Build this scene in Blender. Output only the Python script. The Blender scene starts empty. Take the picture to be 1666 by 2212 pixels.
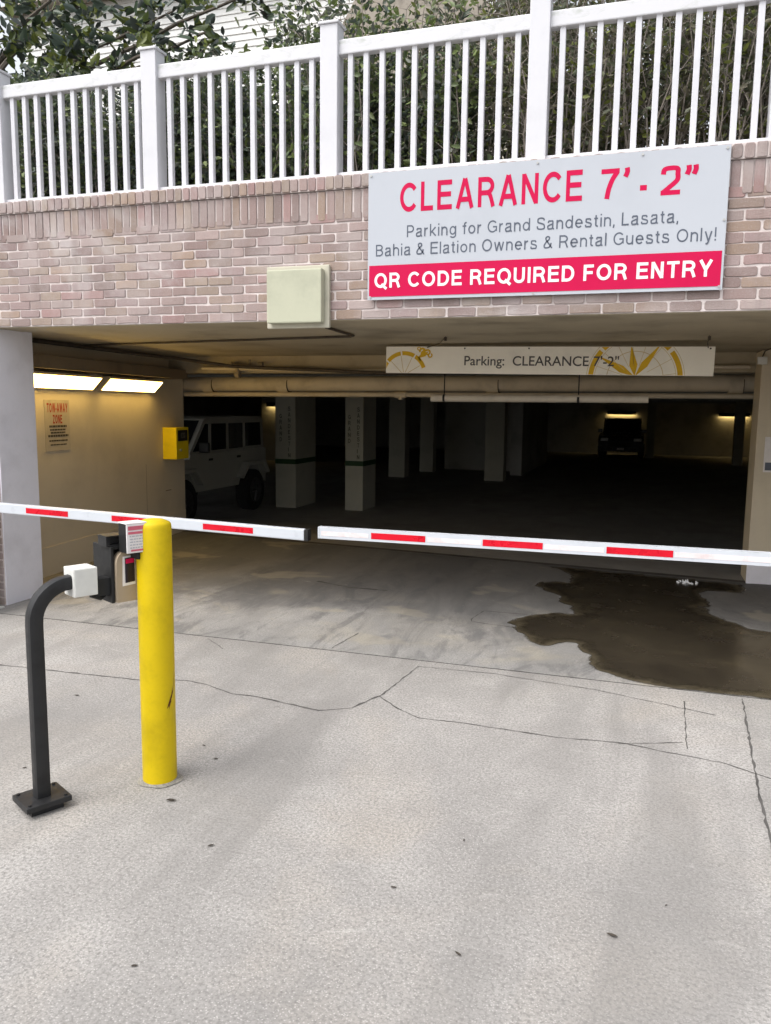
import bpy, bmesh, math, random
import numpy as np
from mathutils import Vector, Matrix
sc = bpy.context.scene
COL = sc.collection
RND = random.Random(7)

# ------------------------------------------------------------------ camera
cd = bpy.data.cameras.new('camera'); cam = bpy.data.objects.new('camera', cd); COL.objects.link(cam); sc.camera = cam
YAW, PITCH, ROLL = 0.3099198, 0.1316520, 0.0125861
fw = Vector((-math.sin(YAW)*math.cos(PITCH), math.cos(YAW)*math.cos(PITCH), -math.sin(PITCH)))
rt = fw.cross(Vector((0, 0, 1))).normalized(); up = rt.cross(fw)
r2 = math.cos(ROLL)*rt + math.sin(ROLL)*up; u2 = -math.sin(ROLL)*rt + math.cos(ROLL)*up
M = Matrix((r2, u2, -fw)).transposed().to_4x4(); M.translation = (0, -5.5244, 1.788); cam.matrix_world = M
cd.sensor_fit = 'HORIZONTAL'; cd.sensor_width = 36; cd.lens = 36*1720.976/1666; cd.clip_end = 2000; cd.clip_start = .02

# ------------------------------------------------------------------ sky, sun, exposure
SUN_EL, SUN_AZ = math.radians(58), math.radians(218)      # azimuth from +Y clockwise: light comes from behind-left of the camera
w = bpy.data.worlds.new('World'); sc.world = w; w.use_nodes = True
nt = w.node_tree; bg = nt.nodes['Background']
sky = nt.nodes.new('ShaderNodeTexSky'); sky.sky_type = 'NISHITA'; sky.sun_disc = False
sky.sun_elevation = SUN_EL; sky.sun_rotation = SUN_AZ; sky.dust_density = 4.0; sky.air_density = 1.0
hs = nt.nodes.new('ShaderNodeHueSaturation'); hs.inputs['Saturation'].default_value = .22
nt.links.new(sky.outputs[0], hs.inputs['Color']); nt.links.new(hs.outputs[0], bg.inputs[0]); bg.inputs[1].default_value = .15
sl = bpy.data.lights.new('sun', 'SUN'); sl.energy = .55; sl.angle = math.radians(40); sl.color = (1, .96, .9)
so = bpy.data.objects.new('sun', sl); COL.objects.link(so)
sd = Vector((math.sin(SUN_AZ)*math.cos(SUN_EL), math.cos(SUN_AZ)*math.cos(SUN_EL), math.sin(SUN_EL)))
so.rotation_euler = sd.to_track_quat('Z', 'Y').to_euler(); so.location = (-4, -8, 12)
vs = sc.view_settings; vs.view_transform = 'Standard'; vs.look = 'None'; vs.exposure = 1.02; vs.gamma = 1; vs.use_curve_mapping = False
sc.cycles.max_bounces = 10; sc.cycles.diffuse_bounces = 6

# ------------------------------------------------------------------ helpers
class NT:
    def __init__(s, name, col=(.5, .5, .5), rough=.6, metal=0, spec=.5):
        s.m = bpy.data.materials.new(name); s.m.use_nodes = True; s.t = s.m.node_tree
        s.b = s.t.nodes['Principled BSDF']; s.set(col, 'Base Color'); s.b.inputs['Roughness'].default_value = rough
        s.b.inputs['Metallic'].default_value = metal; s.b.inputs['Specular IOR Level'].default_value = spec
    def n(s, ty, **k):
        x = s.t.nodes.new('ShaderNode'+ty)
        for a, v in k.items(): setattr(x, a, v)
        return x
    def set(s, v, inp, node=None):
        i = (node or s.b).inputs[inp]
        if hasattr(v, 'is_output'): s.t.links.new(v, i)
        elif isinstance(v, (tuple, list)) and len(v) == 3 and i.type == 'RGBA': i.default_value = (*v, 1)
        else: i.default_value = v
        return s
    def co(s, scale=(1, 1, 1)):
        tc = s.n('TexCoord'); mp = s.n('Mapping'); s.t.links.new(tc.outputs['Object'], mp.inputs[0]); mp.inputs['Scale'].default_value = scale
        return mp.outputs[0]
    def noise(s, scale, detail=4, rough=.55, dist=0, vec=None):
        x = s.n('TexNoise'); x.inputs['Scale'].default_value = scale; x.inputs['Detail'].default_value = detail
        x.inputs['Roughness'].default_value = rough; x.inputs['Distortion'].default_value = dist
        s.t.links.new(vec if vec is not None else s.co(), x.inputs['Vector']); return x.outputs[0]
    def voro(s, scale, vec=None, out=0):
        x = s.n('TexVoronoi'); x.inputs['Scale'].default_value = scale
        s.t.links.new(vec if vec is not None else s.co(), x.inputs['Vector']); return x.outputs[out]
    def ramp(s, f, *st):
        x = s.n('ValToRGB'); s.t.links.new(f, x.inputs[0]); e = x.color_ramp.elements
        while len(e) < len(st): e.new(.5)
        for el, (p, c) in zip(e, st):
            el.position = p; el.color = (*c, 1) if isinstance(c, tuple) else (c, c, c, 1)
        return x.outputs[0]
    def mix(s, f, a, b, mode='MIX'):
        x = s.n('Mix', data_type='RGBA', blend_type=mode)
        for v, i in ((f, 0), (a, 6), (b, 7)):
            if hasattr(v, 'is_output'): s.t.links.new(v, x.inputs[i])
            elif isinstance(v, tuple): x.inputs[i].default_value = (*v, 1)
            else: x.inputs[i].default_value = v
        return x.outputs[2]
    def math(s, op, a, b=0.0):
        x = s.n('Math', operation=op)
        for v, i in ((a, 0), (b, 1)):
            if hasattr(v, 'is_output'): s.t.links.new(v, x.inputs[i])
            else: x.inputs[i].default_value = v
        return x.outputs[0]
    def sep(s, vec, k):
        x = s.n('SeparateXYZ'); s.t.links.new(vec, x.inputs[0]); return x.outputs[k]
    def attr(s, name='Col'):
        x = s.n('Attribute', attribute_name=name); return x.outputs['Color']
    def bump(s, h, strength=.3, dist=.01):
        x = s.n('Bump'); x.inputs['Strength'].default_value = strength; x.inputs['Distance'].default_value = dist
        s.t.links.new(h, x.inputs['Height']); s.t.links.new(x.outputs[0], s.b.inputs['Normal']); return s

def worn(name, col, rough=.55, amt=.18, scale=6, bump=.05, metal=0, fine=60, spec=.3):
    """paint / plastic / metal with soft large blotches and fine dirt"""
    n = NT(name, col, rough, metal, spec)
    d = tuple(c*(1-amt*1.6) for c in col); l = tuple(min(1, c*(1+amt*.5)) for c in col)
    c = n.ramp(n.noise(scale, 5, .6), (.3, d), (.5, col), (.75, l))
    c = n.mix(n.math('MULTIPLY', n.ramp(n.noise(fine, 3), (.52, 0.), (.75, 1.)), amt*.9), c, tuple(x*.62 for x in col))
    n.set(c, 'Base Color'); n.set(n.ramp(n.noise(scale*2, 3), (.3, max(.05, rough-.1)), (.7, min(1, rough+.12))), 'Roughness')
    if bump: n.bump(n.noise(fine*2, 2), bump, .004)
    return n.m
def flat(name, col, rough=.5, **k): return worn(name, col, rough, .1, 9, 0, **k)
def emit(name, col, st):
    n = NT(name, col, .4); n.set(col, 'Emission Color'); n.b.inputs['Emission Strength'].default_value = st; return n.m

class MB:
    """collects verts / faces (with a material index and an optional colour) for ONE mesh object"""
    def __init__(s): s.v = []; s.f = []; s.mi = []; s.c = []
    def add(s, vs, fs, mi=0, col=None):
        o = len(s.v); s.v += [tuple(x) for x in vs]; s.f += [tuple(i+o for i in q) for q in fs]; s.mi += [mi]*len(fs)
        s.c += [col or (1, 1, 1)]*len(vs); return s
    def box(s, a, b, mi=0, bev=0, col=None):
        x0, y0, z0 = a; x1, y1, z1 = b
        if bev <= 0:
            vs = [(x0,y0,z0),(x1,y0,z0),(x1,y1,z0),(x0,y1,z0),(x0,y0,z1),(x1,y0,z1),(x1,y1,z1),(x0,y1,z1)]
            return s.add(vs, [(0,3,2,1),(4,5,6,7),(0,1,5,4),(1,2,6,5),(2,3,7,6),(3,0,4,7)], mi, col)
        bm = bmesh.new(); bmesh.ops.create_cube(bm, size=1)
        for v in bm.verts: v.co = ((x0+x1)/2+v.co.x*(x1-x0), (y0+y1)/2+v.co.y*(y1-y0), (z0+z1)/2+v.co.z*(z1-z0))
        bmesh.ops.bevel(bm, geom=list(bm.edges), offset=min(bev, .49*min(x1-x0, y1-y0, z1-z0)), segments=2, affect='EDGES', profile=.6)
        bm.verts.index_update(); vs = [v.co[:] for v in bm.verts]; fs = [[v.index for v in f.verts] for f in bm.faces]; bm.free()
        return s.add(vs, fs, mi, col)
    def tube(s, pts, r, n=12, mi=0, cap=True, square=False):
        """swept tube along a polyline; r a number or one per point"""
        pts = [Vector(p) for p in pts]; R = r if isinstance(r, (list, tuple)) else [r]*len(pts); vs = []; ref = None
        for i, p in enumerate(pts):
            t = (pts[min(i+1, len(pts)-1)]-pts[max(i-1, 0)]).normalized()
            if ref is None: ref = Vector((0, 0, 1)) if abs(t.z) < .9 else Vector((1, 0, 0))
            a = t.cross(ref).normalized(); b = a.cross(t).normalized(); ref = b
            for k in range(n):
                th = 2*math.pi*(k+.5)/n; ca, sa = math.cos(th), math.sin(th)
                if square:
                    m = (abs(ca)**6+abs(sa)**6)**(1/6); ca /= m; sa /= m
                vs.append(p+R[i]*(ca*a+sa*b))
        fs = [(i*n+k, i*n+(k+1) % n, (i+1)*n+(k+1) % n, (i+1)*n+k) for i in range(len(pts)-1) for k in range(n)]
        if cap: fs += [tuple(range(n))[::-1], tuple((len(pts)-1)*n+k for k in range(n))]
        return s.add(vs, fs, mi)
    def prism(s, prof, y0, y1, mi=0, ax='y'):
        """polygon in the XZ plane extruded along Y (or in YZ along X, XY along Z)"""
        n = len(prof)
        def P(a, b, h): return (a, h, b) if ax == 'y' else ((h, a, b) if ax == 'x' else (a, b, h))
        vs = [P(a, b, y0) for a, b in prof]+[P(a, b, y1) for a, b in prof]
        return s.add(vs, [tuple(range(n)), tuple(range(2*n-1, n-1, -1))]+[(i, n+i, n+(i+1) % n, (i+1) % n) for i in range(n)], mi)
    def build(s, name, mats, parent=None, smooth=False, loc=None, rz=0):
        me = bpy.data.meshes.new(name); me.from_pydata(s.v, [], s.f); me.update()
        for m in (mats if isinstance(mats, (list, tuple)) else [mats]): me.materials.append(m)
        if any(s.mi): me.polygons.foreach_set('material_index', s.mi)
        if any(c != (1, 1, 1) for c in s.c):
            ca = me.color_attributes.new('Col', 'FLOAT_COLOR', 'POINT')
            ca.data.foreach_set('color', np.concatenate([np.array(s.c, 'f'), np.ones((len(s.c), 1), 'f')], 1).ravel())
        bm = bmesh.new(); bm.from_mesh(me); bmesh.ops.recalc_face_normals(bm, faces=bm.faces); bm.to_mesh(me); bm.free()
        if smooth:
            me.polygons.foreach_set('use_smooth', [True]*len(me.polygons)); me.set_sharp_from_angle(angle=math.radians(38))
        o = bpy.data.objects.new(name, me); COL.objects.link(o)
        if parent: o.parent = parent
        if loc: o.location = loc
        o.rotation_euler.z = rz
        return o
def tag(o, label=None, cat=None, group=None, kind=None):
    for k, v in (('label', label), ('category', cat), ('group', group), ('kind', kind)):
        if v: o[k] = v
    return o
def thing(name, loc=(0, 0, 0), label=None, cat=None, group=None, rz=0):
    o = bpy.data.objects.new(name, None); COL.objects.link(o); o.location = loc; o.rotation_euler.z = rz; o.empty_display_size = .2
    return tag(o, label, cat, group)
def dup(o, loc=None, rz=None, label=None, scale=None, parent=None):
    c = o.copy(); COL.objects.link(c)
    if parent: c.parent = parent
    for ch in o.children: dup(ch, parent=c)
    if loc: c.location = loc
    if rz is not None: c.rotation_euler.z = rz
    if scale: c.scale = scale
    if label: c['label'] = label
    return c

# ------------------------------------------------------------------ materials
M_ = {}
def concrete(name, a, b, c, agg=1.0, rough=.88, stain=(.5, .42, .28), shade_grime=None):
    n = NT(name, b, rough, spec=.25); v = n.co()
    big = n.noise(.55, 6, .62, .4, v); mid = n.noise(3.2, 6, .65, .3, v); fine = n.noise(75, 3, .7, 0, v); vor = n.voro(95, v); vor2 = n.voro(38, v)
    col = n.ramp(big, (.3, a), (.5, b), (.7, c))
    col = n.mix(n.ramp(mid, (.38, 0.), (.72, .6)), col, tuple(x*.68 for x in b))
    col = n.mix(n.ramp(n.noise(1.4, 7, .7, 1.2, n.co((1.6, .55, 1))), (.45, 0.), (.7, .5)), col, tuple(x*.74 for x in b))
    col = n.mix(n.math('MULTIPLY', n.ramp(n.noise(1.1, 5, .6, .6, v), (.5, 0.), (.68, 1.)), .38), col, stain)
    col = n.mix(n.math('MULTIPLY', n.ramp(fine, (.44, 0.), (.62, 1.)), .7*min(1.1, agg)), col, tuple(x*.5 for x in b))
    col = n.mix(n.math('MULTIPLY', n.ramp(vor, (.05, 1.), (.35, 0.)), .30*agg), col, tuple(min(1, x*1.38) for x in c))
    col = n.mix(n.math('MULTIPLY', n.ramp(vor2, (.06, 1.), (.2, 0.)), .5*min(1.2, agg)), col, (.15, .14, .13))
    if shade_grime:    # painted shade deepening inward under the roof, with ragged car dirt and wheel smears
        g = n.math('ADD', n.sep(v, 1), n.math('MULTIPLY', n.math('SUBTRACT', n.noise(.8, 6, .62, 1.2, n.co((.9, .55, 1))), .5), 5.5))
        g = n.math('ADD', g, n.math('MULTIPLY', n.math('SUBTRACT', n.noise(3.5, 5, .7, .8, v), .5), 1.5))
        col = n.mix(n.math('MULTIPLY', n.ramp(n.math('MULTIPLY', g, .2), (.13, 0.), (.24, .45), (.38, .66), (.6, .86)), 1.), col, shade_grime)
        col = n.mix(n.math('MULTIPLY', n.ramp(n.noise(1.7, 7, .68, 1.6, n.co((1.5, .45, 1))), (.49, 0.), (.60, 1.)), .55), col, shade_grime)
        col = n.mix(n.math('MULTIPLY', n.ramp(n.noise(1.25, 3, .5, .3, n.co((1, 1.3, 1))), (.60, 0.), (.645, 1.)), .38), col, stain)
    # tyre-polished tracks along the lane, oil drips, and a few pale scuffs
    col = n.mix(n.math('MULTIPLY', n.ramp(n.noise(1.15, 5, .55, .8, n.co((1.25, .22, 1))), (.48, 0.), (.60, 1.)), .50*min(1, agg)), col, tuple(x*.54 for x in b))
    col = n.mix(n.math('MULTIPLY', n.math('MULTIPLY', n.ramp(n.noise(26, 3, .6, 1.5, v), (.62, 0.), (.70, 1.)), n.ramp(n.noise(1.6, 4, .6, 0, v), (.4, .15), (.65, 1.))), .55*min(1, agg)), col, (.17, .165, .155))
    drip = n.ramp(n.voro(2.6, v), (.02, 1.), (.075, 0.)); keep = n.ramp(n.noise(2.1, 2, .5, 0, v), (.52, 0.), (.6, 1.))
    col = n.mix(n.math('MULTIPLY', n.math('MULTIPLY', drip, keep), .6), col, (.09, .085, .08))
    col = n.mix(n.math('MULTIPLY', n.ramp(n.noise(5, 8, .75, 2.5, n.co((.5, 1.6, 1))), (.60, 0.), (.70, 1.)), .35), col, tuple(min(1, x*1.15) for x in c))
    n.set(col, 'Base Color'); n.bump(n.mix(.6, fine, vor), .16*agg, .005)
    return n.m
M_['apron'] = concrete('aggregate_concrete', (.265, .254, .243), (.375, .360, .343), (.455, .437, .417), 1.7, stain=(.41, .365, .31))
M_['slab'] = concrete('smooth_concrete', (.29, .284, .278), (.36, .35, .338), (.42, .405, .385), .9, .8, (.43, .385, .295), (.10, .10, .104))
M_['inslab'] = concrete('dark_garage_concrete', (.27, .26, .255), (.33, .32, .31), (.38, .37, .36), .4, .7, (.11, .09, .08))
M_['crack'] = worn('crack_dirt', (.10, .095, .09), .95, .4, 3, 0)
M_['soil'] = concrete('planter_soil', (.05, .04, .03), (.08, .06, .045), (.12, .09, .06), 1)
# bricks: colour attribute gives each brick its own clay, noise adds whitewash and soot that has a shape of its own
n = NT('tumbled_brick', (.4, .3, .28), .9, spec=.2); v = n.co()
c = n.mix(n.math('MULTIPLY', n.ramp(n.noise(28, 5, .7, .3, v), (.35, 0.), (.7, 1.)), .45), n.attr(), (.34, .26, .24))
c = n.mix(n.math('MULTIPLY', n.ramp(n.noise(1.7, 7, .62, .5, v), (.44, 0.), (.66, 1.)), .62), c, (.49, .43, .42))
c = n.mix(n.math('MULTIPLY', n.ramp(n.noise(90, 4, .7, 0, v), (.5, 0.), (.7, 1.)), .3), c, (.5, .44, .42))
c = n.mix(n.math('MULTIPLY', n.ramp(n.noise(.85, 6, .66, .8, v), (.56, 0.), (.70, 1.)), .6), c, (.60, .575, .57))   # lime bloom
c = n.mix(n.math('MULTIPLY', n.ramp(n.noise(1.0, 6, .65, .3, n.co((5.5, 1, .5))), (.53, 0.), (.70, 1.)), .4), c, (.22, .175, .155))   # rain streaks
n.set(c, 'Base Color'); n.bump(n.noise(110, 5, .75, 0, v), .9, .008); M_['brick'] = n.m
n = NT('lime_mortar', (.62, .55, .52), .95, spec=.15); v = n.co()
n.set(n.ramp(n.noise(9, 6, .7, .2, v), (.3, (.54, .475, .455)), (.6, (.70, .63, .61)), (.8, (.76, .70, .685))), 'Base Color'); n.bump(n.noise(140, 4, .7, 0, v), .6, .006); M_['mortar'] = n.m
M_['jamb'] = worn('painted_jamb', (.78, .77, .83), .6, .08, 2.5, .1)
M_['beige'] = worn('beige_wall_paint', (.62, .545, .42), .65, .1, 1.2, .1)
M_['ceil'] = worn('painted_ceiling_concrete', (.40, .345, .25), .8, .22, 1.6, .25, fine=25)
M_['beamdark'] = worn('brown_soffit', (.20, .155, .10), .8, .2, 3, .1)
M_['inwall'] = worn('garage_wall_paint', (.5, .49, .45), .8, .2, 1, .1)
M_['incol'] = worn('column_paint', (.44, .43, .36), .7, .1, 2, .1)
M_['inceil'] = worn('garage_ceiling', (.36, .36, .34), .85, .2, 1, .1)
M_['pipe'] = worn('painted_pipe', (.55, .48, .37), .5, .12, 5, .03)
M_['pvc'] = worn('clearance_tube_plastic', (.62, .56, .46), .45, .1, 5, 0)
M_['iron'] = worn('dark_conduit', (.075, .06, .045), .6, .3, 12, .05)
M_['vinyl'] = worn('white_vinyl', (.64, .64, .67), .38, .04, 5, 0)
n = NT('weathered_rail_vinyl', (.78, .775, .79), .4); v = n.co()
n.set(n.mix(n.math('MULTIPLY', n.ramp(n.noise(4.5, 7, .7, .5, n.co((1, 1, 2.5))), (.52, 0.), (.70, 1.)), .6), (.64, .64, .665), (.31, .35, .27)), 'Base Color'); M_['rail'] = n.m
M_['yellow'] = worn('bollard_yellow', (.62, .45, .0), .5, .14, 5, .02)
M_['ybox'] = worn('yellow_box_paint', (.80, .62, .01), .4, .08, 7, 0)
M_['black'] = worn('black_powder_coat', (.022, .022, .023), .42, .25, 10, .04)
M_['blackp'] = worn('black_plastic', (.016, .016, .016), .5, .2, 8, .02)
M_['whitep'] = worn('white_plastic', (.66, .66, .63), .45, .06, 8, 0)
M_['paper'] = worn('card_white', (.75, .72, .71), .5, .06, 20, 0)
M_['sage'] = worn('sage_box_paint', (.47, .475, .36), .5, .09, 4, .02)
M_['sagedk'] = worn('sage_box_flange', (.50, .475, .385), .5, .1, 6, .02)
M_['signw'] = worn('white_sign_panel', (.47, .495, .54), .45, .035, 1.5, 0)
M_['red'] = worn('sign_crimson', (.56, .008, .070), .6, .05, 3, 0, spec=.12)
M_['slate'] = flat('sign_slate_ink', (.10, .115, .15), .45)
M_['signwhite'] = flat('sign_white_ink', (.82, .80, .81), .4)
M_['banner'] = worn('cream_banner_board', (.93, .88, .76), .45, .07, 3, 0)
M_['gold'] = flat('banner_gold_ink', (.74, .45, .015), .55)
M_['goldthin'] = flat('banner_pale_gold_ink', (.66, .52, .24), .5)
M_['ink'] = flat('banner_grey_ink', (.10, .09, .08), .5)
M_['tape'] = flat('red_reflective_tape', (.62, .004, .02), .3)
M_['tapew'] = flat('white_reflective_tape', (.80, .70, .70), .3)
M_['arm'] = worn('white_boom_paint', (.57, .60, .645), .35, .04, 6, 0)
M_['lens'] = emit('lamp_diffuser', (1, .66, .18), 8.5)
M_['inlens'] = emit('garage_lamp_diffuser', (1, .70, .26), 5.5)
M_['lampbody'] = flat('lamp_housing', (.42, .36, .26), .5)
M_['steel'] = worn('galvanised_steel', (.45, .45, .44), .4, .15, 12, 0, metal=.6)
M_['tan'] = worn('tan_reader_face', (.36, .29, .21), .5, .08, 15, 0)
M_['cardred'] = flat('card_red_ink', (.55, .12, .17), .5); M_['cardgrey'] = flat('card_grey_ink', (.42, .42, .45), .5)
M_['rust'] = flat('rust_scrape', (.10, .025, .01), .9)
M_['carw'] = NT('pale_grey_car_paint', (.42, .42, .38), .3).m
M_['card'] = worn('dark_car_paint', (.035, .038, .045), .25, .1, 4, 0)
n = NT('tinted_glass', (.012, .014, .016), .06); M_['glass'] = n.m
M_['tyre'] = flat('tyre_rubber', (.02, .02, .02), .85)
M_['chrome'] = flat('wheel_metal', (.35, .35, .36), .35, metal=.7)
M_['rim'] = flat('dark_wheel_metal', (.07, .07, .075), .45, metal=.5)
M_['siding'] = worn('white_siding', (.80, .80, .78), .6, .06, 1.5, 0)
M_['roof'] = worn('grey_tan_shingle', (.36, .32, .27), .9, .25, 6, .3)
M_['green'] = flat('green_band_paint', (.02, .06, .02), .6)
M_['bark'] = worn('bark', (.14, .12, .10), .95, .35, 14, .6)
M_['twig'] = worn('grey_twig', (.25, .22, .19), .95, .3, 20, .2)
M_['dead'] = worn('dead_leaf', (.06, .05, .04), .9, .3, 30, .2)
def leafmat(name, rough, trans):
    n = NT(name, (.06, .1, .03), rough); n.set(n.attr(), 'Base Color')
    tr = n.n('BsdfTranslucent'); n.t.links.new(n.attr(), tr.inputs[0]); mx = n.n('MixShader'); mx.inputs[0].default_value = trans
    n.t.links.new(n.b.outputs[0], mx.inputs[1]); n.t.links.new(tr.outputs[0], mx.inputs[2])
    n.t.links.new(mx.outputs[0], n.t.nodes['Material Output'].inputs[0]); return n.m
M_['leaf'] = leafmat('shrub_leaf', .5, .25); M_['bigleaf'] = leafmat('glossy_leaf', .32, .2)

# ------------------------------------------------------------------ lettering: every glyph a set of centre-line strokes
def arc(cx, cy, rx, ry, a0, a1, n=14):
    return [(cx+rx*math.cos(math.radians(a0+(a1-a0)*i/n)), cy+ry*math.sin(math.radians(a0+(a1-a0)*i/n))) for i in range(n+1)]
def spl(pts, k=6):
    P = [pts[0]]+list(pts)+[pts[-1]]; out = []
    for i in range(1, len(P)-2):
        for j in range(k):
            t = j/k
            out.append(tuple(.5*((2*P[i][q])+(P[i+1][q]-P[i-1][q])*t+(2*P[i-1][q]-5*P[i][q]+4*P[i+1][q]-P[i+2][q])*t*t+(3*P[i][q]-P[i-1][q]-3*P[i+1][q]+P[i+2][q])*t**3) for q in (0, 1)))
    return out+[pts[-1]]
def glyph(ch, s):
    """returns (advance, strokes); unit = cap height; s = stroke width"""
    t = s/2; X = .725; b = .09
    def up(w, *st): return w+2*b, [[(x+b, y) for x, y in q] for q in st]
    def bowl(w, yc, ry, a0=90, a1=-90): return arc(w-t-min(ry-t, w*.45), yc, min(ry-t, w*.45), ry-t, a0, a1)
    def ring(w, h, y0=0): return arc(w/2, y0+h/2, w/2-t, h/2-t, 0, 360, 28)
    if ch == ' ': return .39, []
    if ch == 'A': return up(.84, [(t*.95, 0), (.42-t*.15, 1)], [(.84-t*.95, 0), (.42+t*.15, 1)], [(.2, .30), (.64, .30)])
    if ch == 'B': return up(.72, [(.36, t), (t, t), (t, 1-t), (.36, 1-t)], [(t, .53), (.36, .53)], arc(.36, .53+(.47-t)/2, .30-t+.03, (.47-t)/2, 90, -90), arc(.36, (t+.53)/2, .36-t, (.53-t)/2, 90, -90))
    if ch == 'C': return up(.83, arc(.45, .5, .45-t, .5-t, 38, 322, 26))
    if ch == 'D': return up(.80, [(.36, 1-t), (t, 1-t), (t, t), (.36, t)], arc(.36, .5, .44-t, .5-t, -90, 90, 20))
    if ch == 'E': return up(.70, [(.70, 1-t), (t, 1-t), (t, t), (.71, t)], [(t, .52), (.66, .52)])
    if ch == 'F': return up(.64, [(.64, 1-t), (t, 1-t), (t, 0)], [(t, .5), (.58, .5)])
    if ch == 'G': return up(.88, arc(.46, .5, .46-t, .5-t, 40, 318, 26)+[(.88-t, .18), (.88-t, .47), (.5, .47)])
    if ch == 'H': return up(.75, [(t, 0), (t, 1)], [(.75-t, 0), (.75-t, 1)], [(t, .53), (.75-t, .53)])
    if ch == 'I': return up(s, [(t, 0), (t, 1)])
    if ch == 'K': return up(.75, [(t, 0), (t, 1)], [(.70, 1), (t, .36)], [(.28, .58), (.72, 0)])
    if ch == 'L': return up(.60, [(t, 1), (t, t), (.60, t)])
    if ch == 'N': return up(.75, [(t, 0), (t, 1)], [(.75-t, 0), (.75-t, 1)], [(t*1.1, 1-t*.3), (.75-t*1.1, t*.3)])
    if ch == 'O': return up(.92, ring(.92, 1))
    if ch == 'P': return up(.70, [(t, 0), (t, 1-t), (.38, 1-t)], [(t, .43), (.38, .43)], arc(.38, (1-t+.43)/2, .32-t, (1-t-.43)/2, 90, -90))
    if ch == 'Q': return up(.92, ring(.92, 1), [(.52, .25), (.90, -.07)])
    if ch == 'R': return up(.78, [(t, 0), (t, 1-t), (.40, 1-t)], [(t, .47), (.40, .47)], arc(.40, (1-t+.47)/2, .35-t, (1-t-.47)/2, 90, -90), spl([(.42, .47), (.56, .40), (.76-t*.5, 0)]))
    if ch == 'S': return up(.75, spl([(.72-t, .73), (.62, .90-t*.3), (.37, 1-t), (.12+t*.3, .90-t*.3), (.05+t, .74), (.14, .60), (.37, .525), (.62, .43), (.75-t, .27), (.66, .09+t*.4), (.38, t), (.10+t*.3, .10+t*.3), (t, .31)]))
    if ch == 'T': return up(.74, [(0, 1-t), (.74, 1-t)], [(.37, 0), (.37, 1-t)])
    if ch == 'U': return up(.74, [(t, 1), (t, .34)]+arc(.37, .34, .37-t, .34-t, 180, 360)+[(.74-t, 1)])
    if ch == 'W': return up(1.15, [(t, 1), (.30, 0)], [(.30, 0), (.575, 1)], [(.575, 1), (.85, 0)], [(.85, 0), (1.15-t, 1)])
    if ch == 'Y': return up(.80, [(t*.9, 1), (.40, .42)], [(.80-t*.9, 1), (.40, .42)], [(.40, 0), (.40, .47)])
    if ch == 'Z': return up(.72, [(.02, 1-t), (.70, 1-t)], [(.70-t*.9, 1-t*1.3), (t*.9, t*1.3)], [(0, t), (.72, t)])
    if ch == '7': return up(.62, [(0, 1-t), (.62, 1-t)], spl([(.62-t*.9, 1-t*1.5), (.40, .66), (.28, .34), (.22, 0)]))
    if ch == '2': return up(.64, spl([(t, .71), (.12, .90-t*.3), (.33, 1-t), (.53, .90-t*.2), (.63-t, .72), (.54, .50), (.30, .27), (t*1.2, t*1.2)]), [(.02, t), (.65, t)])
    if ch == '-': return up(.36, [(0, .36), (.36, .36)])
    if ch == "'": return up(.14, spl([(.07, 1), (.085, .86), (.02, .70)]))
    if ch == '"': return up(.36, spl([(.07, 1-t*.3), (.08, .82), (.02, .66)]), spl([(.29, 1-t*.3), (.30, .82), (.24, .66)]))
    if ch == ',': return up(s, [(t, s), (t, 0), (t*.3, -.14)])
    if ch == '!': return up(s, [(t, 1), (t, .28)], [(t, s*1.05), (t, 0)])
    if ch == ':': return up(s, [(t, s), (t, 0)], [(t, X), (t, X-s)])
    if ch == '&': return up(.78, spl([(.74, .02), (.50, .32), (.22, .68), (.20, .86), (.34, 1-t), (.49, .88), (.47, .72), (.22, .50), (t, .27), (.10, .08), (.30, t), (.50, .10), (.62, .28), (.66, .44)]))
    h = .66
    if ch == 'a': return up(.62, spl([(.04+t, .52), (.14, .66), (.30, X-t), (.47, .66), (.56-t, .52), (.56-t, .16), (.60, 0)]), spl([(.56-t, .42), (.30, .375), (t+.02, .28), (t, .17), (.10, .06), (.24, t*.8), (.44, .08), (.56-t, .24)]))
    if ch == 'b': return up(.66, [(t, 0), (t, 1)], ring(.66, X))
    if ch == 'd': return up(.66, [(.66-t, 0), (.66-t, 1)], ring(.64, X))
    if ch == 'e': return up(.66, [(t, .37), (.66-t, .37)]+arc(.33, X/2, .33-t, X/2-t, 4, 318, 24))
    if ch == 'f': return up(.36, [(.13+t, 0), (.13+t, .80)]+arc(.29+t, .80, .16, .2-t, 180, 80, 6), [(0, X-t), (.35, X-t)])
    if ch == 'g': return up(.64, ring(.62, X), [(.64-t, X), (.64-t, -.02)]+arc(.33, -.04, .31-t, .23-t, 0, -158, 12))
    if ch == 'h': return up(.60, [(t, 0), (t, 1)], [(t, .42)]+arc(.30, .44, .30-t, X-.44-t, 180, 0, 12)+[(.60-t, 0)])
    if ch == 'i': return up(s, [(t, 0), (t, X)], [(t, 1), (t, .88)])
    if ch == 'k': return up(.60, [(t, 0), (t, 1)], [(.54, X), (t, .24)], [(.20, .38), (.57, 0)])
    if ch == 'l': return up(s, [(t, 0), (t, 1)])
    if ch == 'n': return up(.60, [(t, 0), (t, X)], [(t, .42)]+arc(.30, .44, .30-t, X-.44-t, 180, 0, 12)+[(.60-t, 0)])
    if ch == 'o': return up(.66, ring(.66, X))
    if ch == 'r': return up(.36, [(t, 0), (t, X)], [(t, .42)]+arc(.32, .42, .32-t, X-.42-t, 180, 85, 8))
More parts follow.
